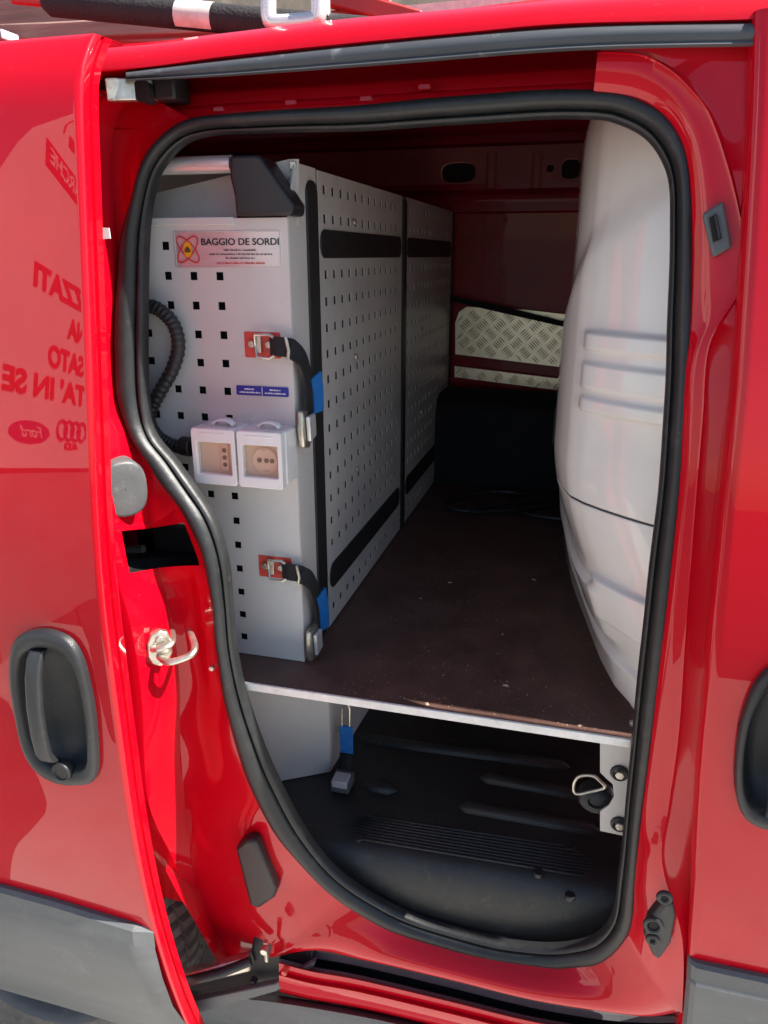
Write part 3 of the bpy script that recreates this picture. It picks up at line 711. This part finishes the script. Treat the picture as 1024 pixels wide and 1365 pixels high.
# ================================================================== metal tool cabinet
CY, CX = .944, -.378
cab = empty('tool_cabinet', (-.55, 1.3, FZ0), 'grey perforated steel tool cabinet standing on the brown board', 'cabinet')
P_ = .0379; hw = .0052; holes = []
for c in range(6):
    for r_ in range(0, 16):
        x = -.476 - c*P_; z = 1.462 - r_*.0379
        if r_ == 0 and c != 2: continue
        if z < .885 or (c == 3 and r_ in (2, 5)): continue
        holes.append((x-hw, x+hw, z-hw, z+hw))
fp = holed([-.78, CX], [BZ+.001, 1.495], holes, lambda u, v: Vector((u, CY, v)))
fp.build('end_panel', 'steel', cab, smooth=False, solid=.0016)
MB().box((-.78, CY+.012, BZ+.02), (CX-.02, CY+.03, 1.49)).build('cabinet_inside', 'dark', cab, smooth=False)
# sloped cover plate behind the tube and the folded lip
MB().prism([at(190,262,Y=.985), at(312,232,Y=.985), at(316,292,Y=.985), at(190,292,Y=.985)], (0,.002,0)).build('cover_plate', 'steel', cab, smooth=False)
MB().box((-.78, CY-.0045, 1.487), (at(313,292,Y=CY).x, CY-.0005, 1.4965)).build('cover_lip', 'steel', cab, bevel=.001)
# aluminium tube and black end bracket
tc_ = at(300, 219, Y=.948)
MB().tube([(-.80, .948, tc_.z), (tc_.x + .01, .948, tc_.z)], .0105, 24).build('handle_tube', 'alu', cab)
MB().prism([at(x, y, Y=.930) for x, y in ((306,207),(340,206),(348,209),(391,272),(389,287),(314,288),(312,262),(306,236))], (0, .045, 0)).build('end_bracket', 'blackp', cab, bevel=.004, seg=3)
# corner post and folded gusset
MB().prism([at(x, y, Y=.978) for x, y in ((352,220),(386,212),(398,212),(398,300),(380,300))], (0, .002, 0)).build('corner_gusset', 'steel', cab, smooth=False)
MB().prism([at(x, y, Y=.9745) for x, y in ((386,215),(394,215),(394,226),(386,226))], (0, .003, 0)).build('gusset_latch', 'zinc', cab, bevel=.0006)
cc = at(383, 237, Y=.976); MB().tube([cc, cc + Vector((0,-.003,0))], .003, 10).build('rivet', 'zinc', cab)
po = MB().prism([(CX, CY+.0018, BZ+.001), (CX, 1.052, BZ+.001), (CX, 1.052, 1.562), (CX, .976, 1.562), (CX, CY+.0018, 1.495)], (-.003, 0, 0))
po.build('corner_post', 'steel', cab, bevel=.001)
def channel(name, y0, y1, z0, z1, pr=.003):
    r_ = min(y1-y0, z1-z0)*.45
    return MB().prism([(CX + pr, y, z) for y, z in rrect(y0, y1, z0, z1, r_)], (-pr - .002, 0, 0)).build(name, 'blackp', cab, bevel=.001)
channel('edge_channel', 1.008, 1.050, BZ+.004, 1.545)
for y0, y1 in ((1.056, 1.545), (1.583, 2.105)):
    hl = []
    k = 0
    while y0 + .026 + k*P_ < y1 - .015:
        yc = y0 + .026 + k*P_
        for r_ in range(0, 18):
            z = 1.537 - r_*.0378
            if z < .885: continue
            if .915 < z < .985 or 1.440 < z < 1.488: continue
            hl.append((yc-.006, yc+.006, z-.006, z+.006))
        k += 1
    sp_ = holed([y0, y1], [BZ+.003, 1.560], hl, lambda u, v: Vector((CX + .001, u, v)))
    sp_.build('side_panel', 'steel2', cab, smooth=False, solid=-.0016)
    channel('grip_slot', y0+.003, y1-.010, 1.446, 1.485)
    channel('grip_slot', y0+.008, y1-.012, .928, .972)
    for zc in (1.5, 1.29, .905+.19):
        c_ = Vector((CX + .002, y0 + .026 + P_*3.5, zc)); MB().tube([c_, c_ + Vector((.005,0,0))], .005, 10).build('panel_bolt', 'zinc', cab, bevel=.001)
channel('divider_channel', 1.552, 1.578, BZ+.004, 1.556, .004)
MB().box((CX-.002, 2.108, BZ+.002), (CX+.004, 2.128, 1.56)).build('end_post', 'blackp', cab, bevel=.001)
MB().box((CX-.03, 1.05, BZ+.01), (CX-.02, 2.12, 1.55)).build('panel_backing', 'ink', cab, smooth=False)
MB().add([(-.8,.99,1.555),(CX,.985,1.560),(CX,2.12,1.560),(-.8,2.12,1.555)],[(0,1,2,3)]).build('cabinet_top', 'steel2', cab, smooth=False)
# lower box under the board
l1, l2 = at(366, 1044, Z=FZ0), at(441, 1030, Z=FZ0)
dl = (l2 - l1).normalized(); l0 = l2 - dl*.3; dn = Vector((.10, 1, 0)).normalized()
zt = BZ - BT - .003
MB().prism([Vector((l0.x,l0.y,FZ0+.001)), Vector((l2.x,l2.y,FZ0+.001)), Vector((l2.x+.03,l2.y+.5,FZ0+.001)), Vector((l0.x,l0.y+.5,FZ0+.001))], (0,0,zt-FZ0)).build('base_box', 'steel', cab, bevel=.002)
c_ = at(449, 972, X=l2.x+.003); MB().tube([c_, c_ + Vector((.004,0,0))], .004, 10).build('box_screw', 'zinc', cab, bevel=.001)

# name plate
def pf(x, y, d=.0): return at(x, y, Y=CY - d)
a, b = pf(231, 311, .0005), pf(377, 355, .0005); 
plate = MB().prism([(x, CY-.0006, z) for x, z in rrect(a.x, b.x, 1.434, 1.4805, .003)], (0,-.0012,0)).build('name_plate', 'plate', cab, bevel=.0004)
rim = MB()
for (x0, x1, z0, z1) in ((a.x+.002, b.x-.002, 1.4785, 1.4795), (a.x+.002, b.x-.002, 1.435, 1.436), (a.x+.0015, a.x+.0025, 1.436, 1.4785), (b.x-.0025, b.x-.0015, 1.436, 1.4785)): rim.box((x0, CY-.0026, z0), (x1, CY-.0017, z1))
rim.build('plate_rim', 'steel2', plate, smooth=False)
yt = CY - .0024; EX, EZ = (1,0,0), (0,0,1)
tx = pf(270, 330).x; W_ = pf(373, 330).x - tx
text('BAGGIO DE SORDI', (tx, yt, 1.4625), EX, EZ, .0085, W_, m='ink', parent=plate, bold=.012)
mid = tx + W_*.5
random.seed(9)                                     # the small print is too fine to read in the photograph: rows of letter-sized strokes
for zc, hh_, wf, m_ in ((1.4570, .0028, .42, 'ink'), (1.4520, .0028, .80, 'ink'), (1.4472, .0026, .38, 'ink'), (1.4410, .0032, .62, 'redink')):
    sp_m = MB(); x = mid - W_*wf/2
    while x < mid + W_*wf/2:
        wd = random.uniform(.0007, .0016); hz = hh_*random.uniform(.6, 1.)
        sp_m.box((x, yt-.0003, zc-hh_/2), (x+wd, yt, zc-hh_/2+hz*.35)); sp_m.box((x, yt-.0003, zc-hh_/2+hz*.35), (x+wd*.4, yt, zc-hh_/2+hz))
        x += wd + random.choice((.0004, .0005, .0007, .0016))
    sp_m.build('small_print', m_, plate, smooth=False)
lc = Vector((pf(252, 333).x, yt, 1.4572))
for s_ in (1, -1):
    el = [lc + Vector((.0195*math.cos(t)*.72 + s_*.0062*math.sin(t)*1.0, -.0003*(s_+1), s_*.0195*math.cos(t)*.78*1 - .0062*math.sin(t)*.9)) for t in [2*math.pi*k/40 for k in range(40)]]
    MB().tube(el, .00085, 6, closed=True).build('logo_orbit', 'redink', plate)
MB().prism([lc + Vector((x*.0062, -.0012, z*.0098)) for x, z in [(math.cos(t), math.sin(t)) for t in [2*math.pi*k/20 for k in range(20)]]], (0,.001,0)).build('logo_core', 'orange', plate, smooth=False)
text('db', (lc.x, yt-.0014, lc.z-.0035), EX, EZ, .007, .0085, m='ink', parent=plate, align='CENTER', bold=.03)
# blue label
a, b = pf(316, 513), pf(386, 529)
bl2 = MB().prism([(x, CY-.0022, z) for x, z in rrect(a.x, b.x, b.z, a.z, .002)], (0,-.0006,0)).build('warning_label', 'bluelab', cab, smooth=False)
xm = (a.x + b.x)/2; hh = a.z - b.z; wl = MB()
wl.box((xm-.0004, CY-.0033, b.z+.001), (xm+.0004, CY-.0029, a.z-.001))
random.seed(3)
for s_ in (0, 1):
    x0 = a.x + .005 if s_ == 0 else xm + .004; x1 = xm - .004 if s_ == 0 else b.x - .005
    for zc, i0, i1 in ((a.z - hh*.34, .25, .75), (a.z - hh*.68, .0, 1.0)):
        x = x0 + (x1-x0)*i0
        while x < x0 + (x1-x0)*i1:
            wd = random.uniform(.0008, .0016); wl.box((x, CY-.0033, zc-.0011), (x+wd, CY-.0029, zc+random.uniform(.0004,.0012))); x += wd + random.uniform(.0004, .0012)
wl.build('label_print', 'whiteink', bl2, smooth=False)

# sockets
def socket(x0, x1, kind):
    z1, z0 = 1.2305, 1.1565
    y0, y1 = CY-.001, CY-.056
    bx = MB().box((x0, y0, z0), (x1, y1+.014, z1)).build('socket_box', 'white', cab, bevel=.003, seg=3)
    # lid frame with a window opening
    yf = y1; fr_ = MB(); iw = (x0+.008, x1-.007, z0+.012, z1-.018)
    o_ = [Vector((x, yf, z)) for x, z in rrect(x0+.001, x1-.001, z0-.003, z1+.001, .004, 4)]
    i_ = [Vector((x, yf, z)) for x, z in rrect(*iw, .002, 4)]
    dd = Vector((0,.012,0))
    fr_.grid([[p + dd for p in o_], o_, i_, [p + dd*.95 for p in i_]], cu=True)
    fr_.build('socket_lid', 'white', bx, bevel=.0015)
    MB().box((iw[0]+.0005, yf+.004, iw[2]+.0005), (iw[1]-.0005, yf+.006, iw[3]-.0005)).build('lid_window', 'tint', bx, smooth=False)
    MB().box((x0+.004, yf+.0125, z0+.003), (x1-.004, yf+.0138, z1-.003)).build('socket_insert', 'ivory', bx, smooth=False)
    cx, cz = (x0+x1)/2, (iw[2]+iw[3])/2
    if kind == 0:
        MB().box((cx+.006, yf+.0095, iw[2]+.003), (cx+.017, yf+.0124, iw[3]-.003)).build('socket_module', 'ivory', bx, bevel=.001)
        for k in (-1, 0, 1):
            c_ = Vector((cx+.0115, yf+.0093, cz + k*.010)); MB().tube([c_, c_ + Vector((0,.001,0))], .0034, 10).build('socket_hole', 'ink', bx, smooth=False)
    else:
        rr = [[Vector((cx+.004 + r_*math.cos(R(12*k)), yf+.0122 - h, cz + r_*math.sin(R(12*k)))) for k in range(30)] for r_, h in ((.018,0),(.018,.004),(.0165,.005),(.015,.003),(.0005,.003))]
        MB().grid(rr, cu=True).build('schuko_ring', 'ivory', bx)
        for dx, dz in ((-.008,0),(.002,0),(.010,0)):
            c_ = Vector((cx+.004+dx, yf+.0085, cz+dz)); MB().tube([c_, c_ + Vector((0,.001,0))], .0034, 10).build('socket_hole', 'ink', bx, smooth=False)
        for dz in (-.0155, .0155):
            c_ = Vector((cx+.006, yf+.007, cz+dz)); MB().box(c_ - Vector((.004,.001,.0012)), c_ + Vector((.004,.001,.0012))).build('earth_clip', 'zinc', bx, smooth=False)
    hc_ = Vector((cx + .006, yf+.018, z1+.002))
    rows = [[hc_ + Vector((.016*math.cos(R(t)), dy, .0085*math.sin(R(t)))) for t in range(0, 181, 15)] for dy in (0, .016)]
    MB().grid(rows).build('hinge_loop', 'white', bx, solid=.003)
    MB().box((x0+.013, yf-.0006, z1-.0075), (x1-.013, yf+.002, z1-.0045)).build('lid_notch', 'white', bx, bevel=.0006)
sx0 = at(255, 600, Y=CY-.056).x; sx2 = at(376, 600, Y=CY-.056).x; sm_ = (sx0 + sx2)/2
socket(sx0, sm_-.0006, 0); socket(sm_+.0006, sx2, 1)
# corrugated conduit
path = crom([at(x, y, Y=CY-d_) for x, y, d_ in ((176,412,.012),(200,408,.016),(219,418,.018),(233,436,.018),(238,462,.018),(231,490,.018),(217,516,.018),(204,540,.018),(199,560,.018),(207,578,.02),(222,590,.022),(240,596,.024),(258,598,.026))], 14)
rads = [(.0098 if (i % 4 < 2) else .0087) for i in range(len(path))]
MB().tube(path, rads, 16).build('conduit', 'blackp', cab, ang=80)
c1, c2 = at(242, 594, Y=CY-.025), at(257, 596, Y=CY-.027)
MB().tube([c1, c2], .0135, 20).build('conduit_gland', 'blackp', cab, bevel=.002)

# tie-down straps on the cabinet's corner
def tie(x, y, s2, tagp, buck):
    z = pf(x, y).z; x0 = pf(x, y).x
    tabo = MB().prism([(a_, CY-.0008, b_) for a_, b_ in rrect(x0, x0+.052, z-.017, z+.017, .002)], (0,-.0016,0)).build('strap_anchor', 'redtab', cab, bevel=.0004)
    for dx in (.011, .036):
        c_ = Vector((x0+dx, CY-.003, z+.001)); MB().tube([c_, c_ + Vector((0,-.004,0))], .0048, 12).build('anchor_screw', 'zinc', tabo, bevel=.001)
    lo = [Vector((x0+a_, CY-.008-.004*abs(b_)/.015, z+b_)) for a_, b_ in crom_loop]
    MB().tube(lo, .0022, 8, closed=True).build('wire_loop', 'zinc', tabo)
    MB().box((x0+.020, CY-.0085, z-.010), (x0+.026, CY-.004, z+.013)).build('anchor_plate', 'zinc', tabo, bevel=.001)
    # webbing: folded loop at the buckle, round the corner, down the side
    def web(pts, wv, th, m_, nm, par):
        pts = crom(pts, 5); rows = [[], [], [], []]
        for i, p in enumerate(pts):
            a_ = pts[max(0, i-1)]; b_ = pts[min(len(pts)-1, i+1)]; t = (b_-a_).normalized()
            wvec = wv(i/(len(pts)-1)); wvec = (wvec - t*wvec.dot(t)).normalized()*.0125; nrm = t.cross(wvec).normalized()*th
            rows[0].append(p+wvec+nrm); rows[1].append(p+wvec-nrm); rows[2].append(p-wvec-nrm); rows[3].append(p-wvec+nrm)
        return MB().grid(rows, cv=True).build(nm, m_, par, ang=50)
    st_ = web([Vector((x0+.040, CY-.008, z)), Vector((x0+.052, CY-.014, z)), Vector((x0+.068, CY-.013, z-.001)), Vector((CX+.004, CY-.010, z-.004))] + [at(xx, yy, X=CX+.014) for xx, yy in s2],
        lambda t: Vector((0, .35*sst(.2,.6,t)+.9*sst(.4,.8,t), 1 - .85*sst(.35,.8,t))), .0012, 'strap', 'webbing', cab)
    MB().tube([Vector((x0+.066, CY-.018, z+.013)), Vector((x0+.070, CY-.019, z-.004)), Vector((x0+.068, CY-.018, z-.015))], .0022, 8).build('webbing_ring', 'zinc', st_)
    web([at(xx, yy, X=CX+.018) for xx, yy in tagp], lambda t: Vector((.2, 1, 0)), .0012, 'blue', 'blue_tag', st_)
    bq = at(*buck, X=CX+.02); bz_, by_ = bq.z, bq.y
    MB().prism([(CX+.006, by_+a_, bz_+b_) for a_, b_ in ((-.020,.026),(.018,.024),(.020,-.006),(.006,-.030),(-.016,-.026),(-.022,0))], (.009,0,0)).build('cam_buckle', 'zinc', st_, bevel=.003)
    MB().prism([(CX+.016, by_+a_, bz_+b_) for a_, b_ in ((-.014,.018),(.012,.018),(.014,-.014),(-.010,-.018))], (.006,0,0)).build('cam_lever', 'alu', st_, bevel=.002)
crom_loop = [(.020,.014),(.040,.015),(.048,.010),(.050,0),(.048,-.011),(.040,-.016),(.022,-.015),(.018,0)]
tie(327, 459, [(404, 480), (410, 503), (412, 528), (414, 556)], [(421,500),(424,520),(425,549)], (416, 570))
tie(346, 753, [(414, 774), (422, 794), (426, 816), (427, 844)], [(428,790),(432,812),(433,838)], (425, 856))

# ================================================================== strap hanging under the board, on the mat
sh_ = empty('floor_strap', at(460, 1040, Z=FZ0), 'blue and black tie-down strap hanging under the board beside the lower box', 'strap')
ys0 = 1.075
q1, q2 = at(453, 966, Y=ys0), at(471, 1005, Y=ys0)
MB().box((q1.x, ys0-.002, q2.z), (q2.x, ys0+.002, q1.z)).build('blue_tag', 'blue', sh_, bevel=.0015)
MB().tube([at(x, y, Y=ys0) for x, y in ((456,968),(456,945),(459,938),(463,938),(466,945),(466,968))], .0022, 8).build('wire_hook', 'zinc', sh_)
w1 = [at(462, 1004, Y=ys0+.001), at(461, 1014, Y=ys0-.004), at(459, 1026, Y=ys0-.012)]
MB().grid([[p + Vector((dx, 0, 0)) for p in w1] for dx in (-.012, .012)]).build('webbing', 'strap', sh_, solid=.002)
k1 = at(456, 1040, Z=FZ0+.018)
MB().box(k1 + Vector((-.017,-.016,-.016)), k1 + Vector((.017,.022,.006))).build('cam_buckle', 'clad', sh_, bevel=.003)
MB().box(k1 + Vector((-.014,-.018,-.004)), k1 + Vector((.014,.010,.010))).build('cam_lever', 'steel2', sh_, bevel=.002)

# sawdust and chips on the board
random.seed(5); sd = MB()
for i in range(260):
    x, y = random.uniform(-.30, .08), .88 + random.random()**1.6*.75
    L_ = random.uniform(.0005, .0014) * (3.5 if i % 40 == 0 else 1); a_ = random.uniform(0, 6.3)
    d1 = Vector((math.cos(a_), math.sin(a_), 0))*L_; d2 = Vector((-math.sin(a_), math.cos(a_), 0))*L_*random.uniform(.3, .8); c_ = Vector((x, y, BZ + .0002)); k_ = Vector((0,0,L_*.5))
    sd.add([c_-d1-d2, c_+d1-d2, c_+d1+d2, c_-d1+d2, c_+k_], [(0,1,4),(1,2,4),(2,3,4),(3,0,4)])
M['sawdust'] = mat('sawdust', (.42, .30, .20), .8)
tag(sd.build('sawdust', 'sawdust', smooth=False), 'pale sawdust flecks scattered over the brown board', 'sawdust', kind='stuff')

# loose black cable at the back of the board
random.seed(11)
cpts = [Vector((-.22 + .20*math.cos(t*1.9)*(.6+.05*t) + .03*t, 1.78 + .09*math.sin(t*2.3) , BZ + .006 + .004*(t % 1))) for t in [i*.32 for i in range(26)]]
cb = MB().tube(crom(cpts, 4), .005, 8).build('loose_cable', 'blackp'); tag(cb, 'loose black cable coiled at the dark back of the board', 'cable')

# ================================================================== on the roof
RZ = 1.70
ty = 1.02
pa_ = at(60, 3, Y=ty); pb_ = at(352, 30, Y=ty)
dr = (pb_ - pa_).normalized()
tub = empty('black_roof_tube', pa_, 'black foam-wrapped tube with a white label lying across the roof', 'tube')
MB().tube([pa_, pa_ + dr*.01, pb_ + dr*.25], [.010, .0165, .0165], 20).build('tube_sleeve', 'foam', tub)
MB().tube([pa_ - dr*.05, pa_ + dr*.005], .006, 10).build('tube_core', 'redoxide', tub)
la, lb = at(239, 17, Y=ty), at(287, 24, Y=ty)
rows = []
for k in range(11):
    an = R(-60 + 24*k)
    u = dr.cross(Vector((0,1,0))).normalized(); 
    rows.append([p + (Vector((0,-1,0))*math.cos(an) + u*math.sin(an))*.0172 for p in (pa_ + dr*(la-pa_).dot(dr), pa_ + dr*(lb-pa_).dot(dr))])
MB().grid(rows).build('tube_label', 'label', tub)
# aluminium rack bracket (rounded loop)
ky = .975
lp_ = crom([at(358,-30,Y=ky), at(358,0,Y=ky), at(359,24,Y=ky), at(368,31,Y=ky), at(395,30,Y=ky), at(418,27,Y=ky), at(425,18,Y=ky), at(424,-30,Y=ky)], 5)
rk = empty('roof_rack_bracket', at(390, 34, Y=ky), 'rounded aluminium bracket loop of the roof rack', 'roof rack')
MB().tube(lp_, .0095, 14).build('loop', 'alu', rk)
MB().box(at(432,-20,Y=1.0), at(441,24,Y=1.015)).build('flat_upright', 'alu', rk, bevel=.001)
# ladder lying on the roof further in
ld = empty('roof_ladder', at(250, 30, Y=1.3), 'red and wooden ladder lying on the roof rack behind the tube', 'ladder')
for (x0, y0, x1, y1, yy, r_, m_) in ((-40,44,300,30,1.25,.012,'wood'),(-40,10,260,18,1.35,.045,'wood'),(430,-10,560,26,1.2,.012,'redoxide'),(440,24,500,18,1.22,.010,'redoxide'),(470,-20,505,24,1.25,.028,'redoxide')):
    A, B = at(x0,y0,Y=yy), at(x1,y1,Y=yy); d_ = (B-A).normalized(); u = Vector((0,1,0)).cross(d_).normalized()*r_
    MB().prism([A-u, B-u, B+u, A+u], (0,.03,0)).build('ladder_rail', m_, ld, bevel=.003)
MB().box(at(500,-20,Y=1.3), at(516,24,Y=1.33)).build('white_post', 'white', ld, bevel=.001)
MB().box(at(2,38,Y=1.2), at(24,60,Y=1.24)).build('white_block', 'white', ld, bevel=.002)
MB().prism([at(512,24,Y=1.4), at(760,-6,Y=1.4), at(760,-14,Y=1.4), at(512,10,Y=1.4)], (0,.02,0)).build('pale_rail', 'label', ld, smooth=False)

# rendered wall of the building beyond the van
wl_ = MB().box((-9, 6.2, 0), (7, 6.5, 4.2)).build('building_wall', 'wall', smooth=False)
tag(wl_, 'ochre rendered wall beyond the van roof', 'wall')

# ================================================================== white advertising board that the open door mirrors
h_ = Vector((-.28, -.96, 0)).normalized(); NN = Vector((h_.y*-1, h_.x, 0))      # h: away from the van, NN: the way the board faces
NN = Vector((.96, -.28, 0)).normalized(); SA = Vector((-2.156, -1.190, 0))
sg = empty('advertising_board', SA, 'white roadside board with red lettering mirrored in the open door', 'sign')
def sp3(u, z, d=0): return SA + h_*u + NN*d + Vector((0,0,z))
poly = [(-.60, 1.135), (2.6, 1.135), (2.6, 3.4), (.9, 3.4), (.148, 2.69), (-.03, 2.52), (-.20, 2.367), (-.42, 2.116), (-.60, 1.85)]
MB().prism([sp3(u, z) for u, z in poly], -NN*.05).build('board_face', 'signw', sg, smooth=False)
MB().prism([sp3(u, z, -.02) for u, z in ((-.60,0),(2.6,0),(2.6,1.134),(-.60,1.134))], -NN*.05).build('board_base', 'signg', sg, smooth=False)
RT = -h_
def sgt(s_, u_end, z0, hgt, wid, al='RIGHT', m_='redink', bold=.02, shear=0):
    return text(s_, sp3(u_end, z0, .003), RT, (0,0,1), hgt, wid, depth=.004, align=al, m=m_, parent=sg, bold=bold, shear=shear)
sgt("IZZATI", -.13, 1.857, .094, .57, bold=.03)
sgt("NA", .225, 1.712, .090, .21, bold=.03)
sgt("SATO", .035, 1.564, .094, .40, bold=.03)
sgt("ITA' IN SE", -.355, 1.429, .098, .87, bold=.03)
M['darkblue'] = mat('sign_blue', (.02, .03, .16), .4)
MB().prism([sp3(-.105 + .185*math.cos(R(t)), 1.284 + .045*math.sin(R(t)), .001) for t in range(0, 360, 9)], NN*.003).build('oval_badge', 'darkblue', sg, smooth=False)
sgt('Ford', -.105, 1.262, .045, .20, 'CENTER', 'whiteink', .0, .3).location += NN*.004
for k in range(4):
    cu_ = .325 + (k - 1.5)*.078
    MB().tube([sp3(cu_ + .052*math.cos(R(t)), 1.308 + .042*math.sin(R(t)), .006) for t in range(0, 360, 12)], .005, 6, closed=True).build('badge_ring', 'darkblue', sg)
sgt('AUDI', .325, 1.222, .030, .15, 'CENTER', 'redink', .02)
bd = (h_*.449 + Vector((0,0,-.058))).normalized(); bu = Vector((0,0,1)); o1 = sp3(-.07, 2.345, .001)
MB().prism([o1, o1 + bd*.85, o1 + bd*.85 + bu*.10, o1 + bu*.10], NN*.003).build('red_box', 'redink', sg, smooth=False)
text('MARCHE', o1 + bd*.03 + bu*.02 + NN*.006, -bd, bu, .06, .40, depth=.004, align='RIGHT', m='whiteink', parent=sg, bold=.01)
MB().tube([sp3(u, z, .004) for u, z in ((.09,2.535),(.12,2.61),(.17,2.66),(.24,2.69),(.33,2.69))], [.004,.006,.008,.010,.012], 8).build('swoosh', 'redink', sg)
for u, z, L, t in ((.15,2.505,.06,.022),(.24,2.475,.09,.018),(.22,2.575,.30,.020),(.30,2.64,.30,.016)):
    c_ = sp3(u, z, .001); MB().prism([c_, c_ + bd*L, c_ + bd*L + bu*t*2, c_ + bu*t*2], NN*.003).build('red_stroke', 'redink', sg, smooth=False)
